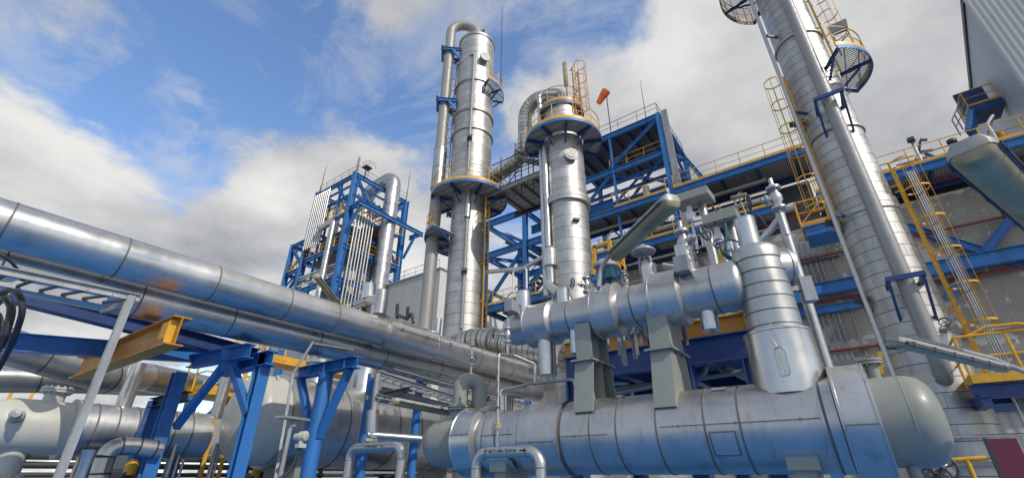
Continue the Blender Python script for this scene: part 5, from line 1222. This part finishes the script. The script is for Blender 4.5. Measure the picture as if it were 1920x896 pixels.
bundle('bundle of seven pale upright tubes beside the fat pipe of the blue process tower', 7, TX + .75, TY + .5, 0, .38, 12, 27.6, .085)
t = thing('tower_pipe', 'fat clad pipe with bent top in front of the blue process tower', 'pipe', (TX + 1.0, TY + 4.6, 12))
MB().sweep(fillet([(TX + 1.0, TY + 4.6, 10), (TX + 1.0, TY + 4.6, 34.4), (TX - 4.5, TY + 4.9, 34.4), (TX - 4.5, TY + 4.9, 30)], 1.5, 12), .88, 32).build('cladding', 'pipe_clad', t)
t = thing('tower_pipe', 'medium clad pipe turning into the left face of the blue process tower', 'pipe', (TX - 1.6, TY - .8, 12))
MB().sweep(fillet([(TX - 1.5, TY - .7, 12), (TX - 1.5, TY - .7, 26.6), (TX - 4.4, TY - .5, 26.6)], .5), .34, 20).build('cladding', 'pipe_clad', t)
for x, y, z, h, lab in ((TX2 + .2, TY, 32.7, 4.2, 'thin antenna rod on the left roof corner of the blue process tower'), (TX, TY2, 32.7, 4.6, 'thin antenna rod on the right roof corner of the blue process tower')):
    t = thing('antenna_rod', lab, 'antenna', (x, y, z)); MB().sweep([(x, y, z - .2), (x + .1, y, z + h)], [.07, .025], 6).build('rod', 'dark', t)
t = thing('roof_camera_mast', 'short mast with a railed basket on the front corner of the blue process tower', 'mast', (TX, TY, 32.8))
m = MB(); m.cyl((TX - .3, TY + .2, 32.6), (TX - .3, TY + .2, 35.2), .13, 10); m.build('post', 'rail_grey', t)
railing(t, [(TX, TY + .6, 33.9), (TX + .9, TY + .9, 33.9), (TX + .9, TY + 1.8, 33.9)], .7, .8, 'rail_grey', toe=False, r=.03)
m = MB(); m.cyl((TX + .4, TY + .9, 32.5), (TX + .4, TY + .9, 33.9), .1, 8); m.box((TX + .4, TY + 1.0, 33.85), (.9, .9, .1)); m.build('basket_floor', 'dark', t)
# pale shed
SH = V((-30.7,30,20.158))
t = thing('metal_shed', 'pale corrugated shed with bright end wall behind the tall left tower', 'building', (SH.x, 30, 0))
m = MB(); m.add([(SH.x - 34, 30, 0), (SH.x, 30, 0), (SH.x, 30, SH.z), (SH.x - 34, 30, SH.z)], [(0, 1, 2, 3)]); m.build('long_wall', 'corr_long_shade', t)
m = MB(); m.add([(SH.x, 30, 0), (SH.x, 48, 0), (SH.x, 48, SH.z - .6), (SH.x, 30, SH.z)], [(0, 1, 2, 3)]); m.build('end_wall', 'corr_end_lit', t)
m = MB(); m.span((SH.x - 34, 29.85, SH.z + .003), (SH.x + .12, 48, SH.z + .16)); m.build('roof', 'galv', t)
railing(t, [(SH.x - 30, 30.1, SH.z + .1), (SH.x - .3, 30.1, SH.z + .1)], 1.1, 1.8, 'galv', toe=False, r=.035)
t = thing('wall_bracket_pipes', 'small dark pipe brackets standing before the pale shed wall', 'pipe support', (-28.529,24,13.386))
for x in (744, 770):
    pass
m = MB(); m.bar((-29.183,24,13.054), (-29.359,24,14.474), .12, .3); m.bar((-27.935,24,12.826), (-27.982,24,13.962), .12, .3); m.sweep(fillet([(-29.264,24,13.525), (-27.956,24,12.964), (-27.46,24,13.407), (-27.14,24,12.462)], .2), .14, 10); m.build('bracket', 'dark', t)
# distant sheds and racks low on the horizon, glimpsed between the legs
t = thing('distant_rack', 'distant yellow and blue scaffold rack glimpsed at the far left edge', 'steel frame', (-40,4.818,7.295))
for k in range(4):
    a = V((-40,4.393,7.225)); MB().bar((-40, a.y + k * .9 - 1.0, 4), (-40, a.y + k * .9 - 1.2 + .5, a.z + .6), .14, .14).build('post', 'yellow', t)
MB().bar((-40,4.121,7.362), (-40,5.078,7.338), .14, .14).build('rail', 'yellow', t)

# ================================================================== deck frame behind the pedestals
t = thing('deck_structure', 'dark blue deck frame with ochre beam on top, behind the two pedestals', 'steel frame', (-3, 9.5, 0))
ya = 4.232; yn = 3.924
x0, x1 = -5.233, -1.192
MB().ibeam((x0, 9.3, ya), (x1, 9.3, ya), .36, .2, .02).build('upper_beam', 'ochre', t)
MB().ibeam((x0, 9.3, yn - .1), (x1, 9.3, yn - .1), .5, .26, .024).build('edge_beam', 'navy', t)
MB().ibeam((x0, 12.5, yn - .1), (x1, 12.5, yn - .1), .5, .26, .024).build('edge_beam', 'navy', t)
m = MB()
for k in range(5): m.ibeam((x0 + .2 + k * 1.0, 9.4, yn - .15), (x0 + .2 + k * 1.05, 12.4, yn - .15), .35, .2, .02)
m.build('joists', 'navy', t)
MB().span((x0, 9.45, yn + .08), (x1, 12.4, yn + .12)).build('deck', 'grating', t)
for x in (x0 + .2, -2.6, x1 - .2):
    MB().ibeam((x, 9.3, 0), (x, 9.3, yn - .36), .3, .3, .024, (1, 0, 0)).build('column', 'navy', t); MB().ibeam((x, 12.5, 0), (x, 12.5, yn - .36), .3, .3, .024, (1, 0, 0)).build('column', 'navy', t)
MB().ibeam((x0, 11, 2.7), (x1, 11, 2.7), .4, .24, .022).build('lower_beam', 'navy', t)
for x in (-4.6, -3.2, -1.3): MB().cyl((x, 9.25, ya - .16), (x, 9.25, ya + .2), .06, 10).box((x, 9.25, ya + .2), (.22, .2, .03)).build('beam_stub', 'yellow', t)
railing(t, [(x0, 12.4, yn + .12), (x1, 12.4, yn + .12)], 1.1, 1.1, 'yellow')
t = thing('deck_under_pipes', 'thin stained pipes slung below the dark deck behind the pedestals', 'pipe', (-2, 9.6, 3))
for pts in ([(-2.271,9.6,3.817), (-2.288,9.6,3.458), (-2.823,9.8,3.422), (-4.442,10,3.436)], [(-2.149,10,3.93), (-2.13,10,3.607), (-1.934,10,3.48), (-1.441,10,3.524)], [(-4.32,9.7,3.273), (-3.354,9.7,3.356), (-1.402,9.7,3.451)]):
    MB().sweep(fillet(pts, .12), .05, 12).build('run', 'dull_steel', t)
MB().sweep(fillet([(-4.65,10.5,3.643), (-4.317,10.5,3.609), (-4.202,10.5,3.478), (-4.235,10.5,3.223)], .1), .04, 10).build('run', 'white', t)
t = thing('light_panel', 'pale louvred panel seen under the dark deck, right of the closed pedestal', 'panel', (-3.237,14,4.4))
m = MB(); c_ = V((-3.166,14,4.392))
for k in range(14): m.bar(c_ + V((-1.0 + k * .14, 0, -.28)), c_ + V((-.9 + k * .14, 0, .28)), .05, .03)
m.bar(c_ + V((-1.1, 0, .3)), c_ + V((1.05, 0, .3)), .04, .04); m.bar(c_ + V((-1.1, 0, -.3)), c_ + V((1.05, 0, -.3)), .04, .04); m.build('louvres', 'white', t)

# ---- strip lamps near the camera
strip_lamp('strip_lamp', 'yellowed strip lamp tilted across the middle, above the upper exchanger', (-1.066,4.446,4.35), (-2.186,5.383,4.35), .235, (.028, [(-1.574,4.796,4.42), (-2.236,5.403,4.42), (-2.347,5.29,4.2), (-2.083,4.548,3.6)]), group='strip lamps')
strip_lamp('strip_lamp', 'big strip lamp seen from below at the right edge, near the camera', (0.781,2.84,3.15), (1.39,4.404,3.15), .2, None, group='strip lamps')
strip_lamp('strip_lamp', 'thin ribbed strip lamp seen edge on before the tallest tower, with curved pole', (0.25,3.549,2.42), (0.942,5.044,2.42), .095, (.02, [(0.353,3.899,2.5), (0.907,5.062,2.5), (1.209,5.748,2.46)]), group='strip lamps', up=(.25, -.35, 1))

# ---- valves and instruments on top of the upper exchanger
t = thing('control_valve', 'grey control valve with round diaphragm head behind the upper exchanger', 'valve', (-2.519,7.6,4.861))
c_ = V((-2.516,7.6,5.393)); b_ = V((-2.525,7.6,4.607)); b_ = V((c_.x, c_.y, b_.z)); h_ = c_.z - b_.z
m = MB(); m.lathe(b_ + V((0, 0, h_ * .86)), (0, 0, 1), [(0, .06), (.02, .15), (.05, .2), (.075, .22), (.10, .22), (.12, .19), (.17, .13), (.2, .05), (.24, .03), (.241, .001)], 32); m.build('diaphragm_head', 'galv', t)
m = MB()
for s in (-1, 1): m.sweep(fillet([b_ + V((s * .03, 0, h_ * .36)), b_ + V((s * .11, 0, h_ * .45)), b_ + V((s * .11, 0, h_ * .78)), b_ + V((s * .05, 0, h_ * .88))], .06), .022, 10)
m.cyl(b_ + V((0, 0, h_ * .2)), b_ + V((0, 0, h_ * .88)), .018, 10); m.box(tuple(b_ + V((0, -.02, h_ * .62))), (.1, .05, .12)); m.build('yoke', 'galv', t)
m = MB(); m.lathe(b_ - V((.26, 0, -.04)), (1, 0, 0), [(0, .07), (.1, .09), (.2, .14), (.32, .14), (.42, .09), (.52, .07)], 24); flange(m, b_ - V((.26, 0, -.04)), (1, 0, 0), .13, .03); flange(m, b_ + V((.26, 0, .04)), (1, 0, 0), .13, .03); m.cyl(b_, b_ + V((0, 0, h_ * .36)), .07, 16); m.build('body', 'mill_steel', t)
t = thing('air_actuator', 'blue-grey domed actuator among fittings, left end of the upper exchanger', 'actuator', (-3.317,7.6,5.277))
c_ = V((-3.295,7.6,5.272))
m = MB(); m.lathe(c_ + V((0, 0, -.1)), (.1, -.2, 1), [(0, .1), (.06, .2), (.1, .24), (.13, .24), (.2, .18), (.25, .08), (.26, .001)], 28); m.build('dome', 'galv', t)
m = MB(); m.lathe(c_ + V((0, 0, -.34)), (0, 0, 1), [(0, .09), (.08, .13), (.16, .13), (.24, .07)], 16); m.box(tuple(c_ + V((.12, -.1, -.2))), (.14, .14, .2)); m.build('positioner', 'teal', t)
m = MB(); m.cyl(c_ + V((0, 0, -.8)), c_ + V((0, 0, -.3)), .05, 12); flange(m, c_ + V((0, 0, -.5)), (0, 0, 1), .13, .03); flange(m, c_ + V((0, 0, -.6)), (0, 0, 1), .13, .03); m.build('stem', 'mill_steel', t)
for (px, D_, hw, s, lab) in (((-1.403,6,4.573), 0, (.9, -.4, 0), 1.0, 'flanged valve standing on the tallest top nozzle of the upper exchanger'), ((-0.197,6.5,5.107), 0, (-.95, -.3, 0), .95, 'flanged valve with left-facing hand wheel at the head of the tall slim pipe'), ((-2.849,7.4,4.791), 0, (.2, -.9, .3), .7, 'small flanged valve low between the domed actuator and control valve'), ((-3.525,7.2,4.823), 0, (-.6, -.8, 0), .8, 'valve with open ring wheel at the left end of the upper exchanger'), ((-3.969,7.2,4.594), 0, (-.3, -.9, .3), .7, 'small flanged valve by the nozzle cans, left end of the upper exchanger'), ((-1.172,7.4,4.856), 0, (.1, -.9, .3), .8, 'valve under the second sunshade, left of the ribbed dome'), ((-1.662,7.5,4.891), 0, (.5, -.8, .2), .7, 'small valve between the post and the tallest top nozzle')):
    v = gate_valve('flanged_valve', lab, px, (0, 0, 1), hw, s, 'flanged valves along the upper exchanger')
    MB().cyl(V(px) - V((0, 0, .6 * s)), V(px) + V((0, 0, .34 * s)), .03 * s, 10).build('stub_pipe', 'mill_steel', v)
# sunshades on posts
for (a, top, base, w_, lab) in (((-1.504,7.8,6.11), 388, 480, .62, 'grey sheet sunshade on a stout post, left of the two over the valves'), ((-1.064,7.4,5.352), 424, 480, .52, 'peaked grey sunshade sheltering instruments, beside the ribbed dome')):
    t = thing('instrument_sunshade', lab, 'sunshade', a, 'sunshades over the instruments')
    p = V(a); m = MB(); z = p.z
    m.add([(p.x - w_ / 2, p.y - w_ / 2, z), (p.x + w_ / 2, p.y - w_ / 2, z), (p.x + w_ / 2, p.y + w_ / 2, z + .1), (p.x - w_ / 2, p.y + w_ / 2, z + .1), (p.x - w_ / 2, p.y - w_ / 2, z + .16), (p.x + w_ / 2, p.y - w_ / 2, z + .16), (p.x + w_ / 2, p.y + w_ / 2, z + .26), (p.x - w_ / 2, p.y + w_ / 2, z + .26)], [(0, 3, 2, 1), (4, 5, 6, 7), (0, 1, 5, 4), (1, 2, 6, 5), (2, 3, 7, 6), (3, 0, 4, 7)]); m.build('hood', 'green_grey', t)
    m = MB(); m.cyl((p.x + .1, p.y + .1, 4.699), (p.x + .1, p.y + .1, z + .1), .075, 16); m.build('post', 'mill_steel', t)
    m = MB(); m.lathe((p.x - .1, p.y - .05, z - .32), (0, 0, 1), [(0, .03), (.02, .07), (.14, .08), (.2, .05), (.3, .045)], 16); m.box((p.x + .02, p.y - .12, z - .42), (.12, .12, .16)); m.cyl((p.x - .1, p.y - .05, z - .9), (p.x - .1, p.y - .05, z - .3), .025, 8); m.cyl((p.x + .02, p.y - .12, z - .9), (p.x + .02, p.y - .12, z - .4), .02, 8); m.build('instrument', 'white', t)
t = thing('cable_hose', 'teal cable hose drooping from the sunshades to a coil beside the ribbed dome', 'cables', (-1.08,7,5.026))
MB().sweep(fillet([(-1.1,7.2,5.595), (-0.984,7.2,5.424), (-1.005,7.1,5.046), (-1.076,7,4.658)], .12), .022, 8).build('hose', 'teal', t)
m = MB(); c_ = V((-0.94,6.9,4.688))
for k in range(3): m.ring(c_ + V((0, -.03 * k, .0)), .17 - .008 * k, .014, (.5, -.85, .1), 28, 6)
m.build('coil', 'teal', t)
t = thing('instrument_tubing', 'thin dark instrument tubing crossing level in front of the sunshades', 'pipe', (-1.029,6.9,5.155))
for pts in ([(-1.282,6.9,5.18), (-0.5,6.9,5.145), (-0.462,6.9,5.059), (-0.417,6.9,4.883)], [(-1.555,7.2,5.483), (-1.213,7.2,5.451), (-1.113,7.2,5.318)], [(-2.401,7.2,4.797), (-1.693,7.2,4.694)], [(-0.861,7,4.776), (-0.754,7,4.925), (-0.475,7,5.018)]):
    MB().sweep(fillet(pts, .05), .014, 6).build('tube', 'dark', t)
MB().sweep([(-1.902,6.6,4.589), (-1.495,6.4,4.333)], .03, 10).build('tube', 'cream', t)
t = thing('yellow_support', 'small yellow upright bracket between the post and the ribbed dome', 'bracket', (-1.134,7,4.674))
MB().bar((-1.183,7,4.509), (-1.085,7,4.842), .05, .05).build('upright', 'yellow', t)
t = thing('valve_access_frame', 'yellow access frame on blue plate behind the domed actuator', 'platform', (-4.946,12,7.273))
for a, b in (((-5.631,12,7.182), (-5.473,12,8.108)), ((-5.006,12,7.201), (-4.981,12,8.093)), ((-4.637,12,6.987), (-4.629,12,7.629)), ((-5.549,12,8.092), (-4.94,12,8.137)), ((-5.065,12,7.304), (-4.826,12,7.417)), ((-4.826,12,7.417), (-4.624,12,7.103))):
    MB().bar(a, b, .1, .1).build('frame_bar', 'yellow', t)
MB().bar((-5.769,12.2,7.194), (-4.674,12.2,7.134), .3, .35).build('plate', 'blue', t)
# small pipe rack clutter behind the upper exchanger
t = thing('small_bore_rack', 'clutter of thin bright pipes and fittings behind the upper exchanger', 'pipes', (-3.692,8,4.991))
random.seed(3)
for k in range(16):
    x = random.uniform(1095, 1180); y = random.uniform(515, 550)
    a = V((-2.9 - .1 * k * .6 + .4, 7.6 + random.uniform(-.3, .6), 4.0 + random.uniform(-.1, .35))); b = a + V((random.uniform(.3, .7), random.uniform(-.1, .1), random.uniform(-.05, .05)))
    m = MB(); m.sweep(fillet([a + V((0, 0, -.5)), a, b, b + V((0, 0, random.choice((-.5, .3))))], .08), random.choice((.018, .028, .04)), 8)
    if k % 2: flange(m, a + V((0, 0, -.12)), (0, 0, 1), .08, .02, 6); flange(m, a.lerp(b, .5), b - a, .07, .02, 6)
    m.build('tube', random.choice(('mill_steel', 'dull_steel', 'galv', 'dark')), t)

# ---- lower right corner
p = V((0.612,4.6,1.919)); q_ = V((0.762,4.6,1.923))
t = thing('maroon_board', 'maroon board on a dark frame at the bottom right corner', 'board', (p.x, p.y, 0))
MB().span((p.x, p.y, .6), (q_.x, p.y + .012, p.z)).build('board', 'maroon', t)
MB().span((p.x - .012, p.y - .004, 0), (p.x + .006, p.y + .03, p.z + .004)).build('frame', 'dark', t)
t = thing('guard_rail', 'yellow guard rail low at right beyond the green-grey end cap', 'railing', (0.71,10,1.904))
MB().cyl((0.214,10,1.866), (1.253,10,1.923), .035, 12).build('top_rail', 'yellow', t)
pp = V((1.028,10,1.913)); MB().cyl(pp, (pp.x, pp.y, 0), .035, 12).build('post', 'yellow', t)
pp = V((0.348,10,1.872)); MB().cyl(pp, (pp.x, pp.y, 0), .035, 12).build('post', 'yellow', t)
for px, lab in (((0.408,7.5,1.702), 'low valve with dark hand wheel under the end cap, left of the blue rod'), ((0.547,7.5,1.702), 'low valve with dark hand wheel under the end cap, right of the blue rod')):
    gate_valve('drain_valve', lab, px, (0, 0, 1), (-.05, -1, .2), 1.0, 'low valves at the lower right', wheel_mat='dark')
p = V((0.511,7.4,1.851)); t = thing('blue_rod', 'slim blue upright rod between the two low valves under the end cap', 'rod', (p.x, p.y, 0))
m = MB(); m.cyl((p.x, p.y, 0), (p.x, p.y, p.z + .1), .03, 10); m.build('rod', 'blue', t)
p = V((0.303,9,3.15)); t = thing('flanged_stub', 'blue and yellow fittings behind the flanged nozzle of the end cap', 'fitting', (p.x, p.y, p.z))
MB().bar((0.357,9,3.064), (0.437,9,3.375), .06, .06).build('post', 'yellow', t)
MB().span((p.x - .1, p.y, p.z - .3), (p.x, p.y + .3, p.z)).build('plate', 'blue', t)

# sky directions of the main cloud banks, clearings and brighter cloud tops
SKYK = 2.25
BLOBS = [((-0.925,0.044,0.378), 24, .12), ((-0.895,0.225,0.385), 34, .12), ((-0.747,0.405,0.527), 90, .15), ((-0.643,0.52,0.562), 120, .13), ((-0.055,0.729,0.683), 45, .15), ((0.083,0.846,0.527), 10, .15), ((0.258,0.794,0.55), 10, .12),
         ((-0.394,0.619,0.679), 140, .09), ((-0.818,-0.058,0.572), 200, .04), ((-0.771,0.071,0.633), 260, .06), ((-0.735,0.175,0.656), 400, .07), ((-0.527,0.356,0.772), 700, .08), ((-0.652,0.232,0.722), 900, .05), ((-0.429,0.414,0.803), 600, .06), ((-0.287,0.617,0.733), 300, .05),
         ((-0.661,0.34,0.67), 70, -.16), ((-0.547,0.489,0.679), 120, -.12), ((-0.78,0.194,0.595), 90, -.13), ((-0.286,0.537,0.793), 120, -.11), ((-0.194,0.643,0.74), 170, -.13), ((-0.813,0.037,0.581), 110, -.13), ((-0.857,-0.018,0.515), 200, -.07), ((-0.866,0.191,0.461), 700, -.13), ((-0.841,0.256,0.476), 1200, -.10), ((-0.833,0.329,0.445), 500, .06), ((-0.136,0.599,0.789), 200, -.06),
         ((.9, -.4, .35), 3, .06), ((0, 0, 1), 4, .0)]
LIT = [((-0.824,0.331,0.461), 420, .34), ((-0.675,0.442,0.591), 150, .2), ((-0.128,0.668,0.733), 200, .28), ((0.056,0.764,0.643), 150, .16), ((-0.89,0.179,0.42), 300, -.16), ((-0.873,0.32,0.368), 300, -.26), ((-0.099,0.797,0.596), 90, -.1), ((-0.867,-0.022,0.497), 70, .06), ((0.196,0.808,0.556), 80, .04), ((-0.881,0.059,0.469), 60, .12), ((-0.848,0.191,0.494), 100, .08), ((-0.81,-0.084,0.581), 40, -.12)]

# ================================================================== camera, light, sky
cam = bpy.data.cameras.new('camera'); co = bpy.data.objects.new('camera', cam); COL.objects.link(co)
co.location = (0, 0, 1.7); co.rotation_euler = (R(90 + 27.3077), 0, R(36))
cam.sensor_width = 36; cam.lens = 857 / 1920 * 36; cam.clip_start = .05; cam.clip_end = 5000
S.camera = co

SUN_AZ, SUN_EL = -14, 40            # azimuth from +X towards +Y, elevation
sd = V((math.cos(R(SUN_AZ)) * math.cos(R(SUN_EL)), math.sin(R(SUN_AZ)) * math.cos(R(SUN_EL)), math.sin(R(SUN_EL))))
sl = bpy.data.lights.new('sun', 'SUN'); so = bpy.data.objects.new('sun', sl); COL.objects.link(so)
so.rotation_euler = sd.to_track_quat('Z', 'Y').to_euler(); sl.energy = 3.1; sl.angle = R(.6); sl.color = (1, .945, .86)

W = bpy.data.worlds.new('World'); S.world = W; W.use_nodes = True
N, L = W.node_tree.nodes, W.node_tree.links; bg = N['Background']
sky = N.new('ShaderNodeTexSky'); sky.sky_type = 'NISHITA'; sky.sun_disc = False
sky.sun_elevation = R(SUN_EL); sky.sun_rotation = R(90 - SUN_AZ); sky.air_density = 1.0; sky.dust_density = .4; sky.ozone_density = 2.5
tc = N.new('ShaderNodeTexCoord').outputs['Generated']
sep = N.new('ShaderNodeSeparateXYZ'); L.new(tc, sep.inputs[0])
zz = math_(N, L, 'ADD', math_(N, L, 'MAXIMUM', sep.outputs[2], 0.0), .22)
cx = N.new('ShaderNodeCombineXYZ')
L.new(math_(N, L, 'DIVIDE', sep.outputs[0], zz), cx.inputs[0]); L.new(math_(N, L, 'DIVIDE', sep.outputs[1], zz), cx.inputs[1])
pl = cx.outputs[0]
def field(shift):
    a_ = noise(N, L, mapping(N, L, pl, (1, 1, 1), (4.2 + shift[0], 1.3 + shift[1], 0)), 1.5, 10, .58, .35)
    b_ = noise(N, L, mapping(N, L, pl, (1, 1, 1), (1.2 + shift[0], 7.3 + shift[1], 0)), 5.5, 8, .62, .3)
    return math_(N, L, 'ADD', math_(N, L, 'MULTIPLY', a_.outputs[0], .74), math_(N, L, 'MULTIPLY', b_.outputs[0], .26))
f0 = field((0, 0)); f1 = field((.16, -.02)); dens = f0
def blob(d, power, amt):
    """soft bank (amt > 0) or clearing (amt < 0) of the cloud field around a sky direction"""
    dv = V(d).normalized(); vm = N.new('ShaderNodeVectorMath'); vm.operation = 'DOT_PRODUCT'; L.new(tc, vm.inputs[0]); vm.inputs[1].default_value = dv
    return math_(N, L, 'MULTIPLY', math_(N, L, 'POWER', math_(N, L, 'MAXIMUM', vm.outputs['Value'], 0.0), power), amt)
for d, p_, a_ in BLOBS: dens = math_(N, L, 'ADD', dens, blob(d, p_, a_))
cov = N.new('ShaderNodeValToRGB'); cov.color_ramp.elements[0].position = .45; cov.color_ramp.elements[1].position = .575; cov.color_ramp.interpolation = 'EASE'
L.new(dens, cov.inputs[0])
# cloud brightness: tops that face the sun bright, thick bellies grey
n3 = noise(N, L, mapping(N, L, pl, (1, 1, 1), (9.1, 3.3, 0)), 1.5, 7, .52, .3)
sh = math_(N, L, 'ADD', math_(N, L, 'MULTIPLY', math_(N, L, 'SUBTRACT', f0, f1), .95), math_(N, L, 'MULTIPLY', n3.outputs[0], 1.15))
lit = None
for d, p_, a_ in LIT:
    b_ = blob(d, p_, a_); lit = b_ if lit is None else math_(N, L, 'ADD', lit, b_)
sh = math_(N, L, 'ADD', sh, lit)
cr = ramp(N, [(.14, (.25, .265, .295)), (.34, (.42, .435, .46)), (.55, (.58, .585, .60)), (.75, (.76, .755, .745)), (.95, (.90, .885, .86))]); L.new(sh, cr.inputs[0])
cc = cr.outputs[0]
skc = mixc(N, L, 1., sky.outputs[0], (SKYK * .92, SKYK * 1.0, SKYK * 1.08), 'MULTIPLY')
cm = mixc(N, L, 1., cc, (10., 10., 10.), 'MULTIPLY')
# thin high wisps over the blue
wv = noise(N, L, mapping(N, L, pl, (1.0, 1.5, 1), (2.2, 5.1, 0)), 2.6, 10, .64, .8)
wr = ramp(N, [(.47, 0.), (.72, .62)]); L.new(wv.outputs[0], wr.inputs[0])
skc = mixc(N, L, wr.outputs[0], skc, (6.6, 6.7, 6.9))
L.new(mixc(N, L, cov.outputs[0], skc, cm), bg.inputs[0]); bg.inputs[1].default_value = .1

S.view_settings.view_transform = 'Standard'; S.view_settings.look = 'None'; S.view_settings.exposure = 0
S.render.film_transparent = False
S.cycles.max_bounces = 8; S.cycles.sample_clamp_indirect = 6
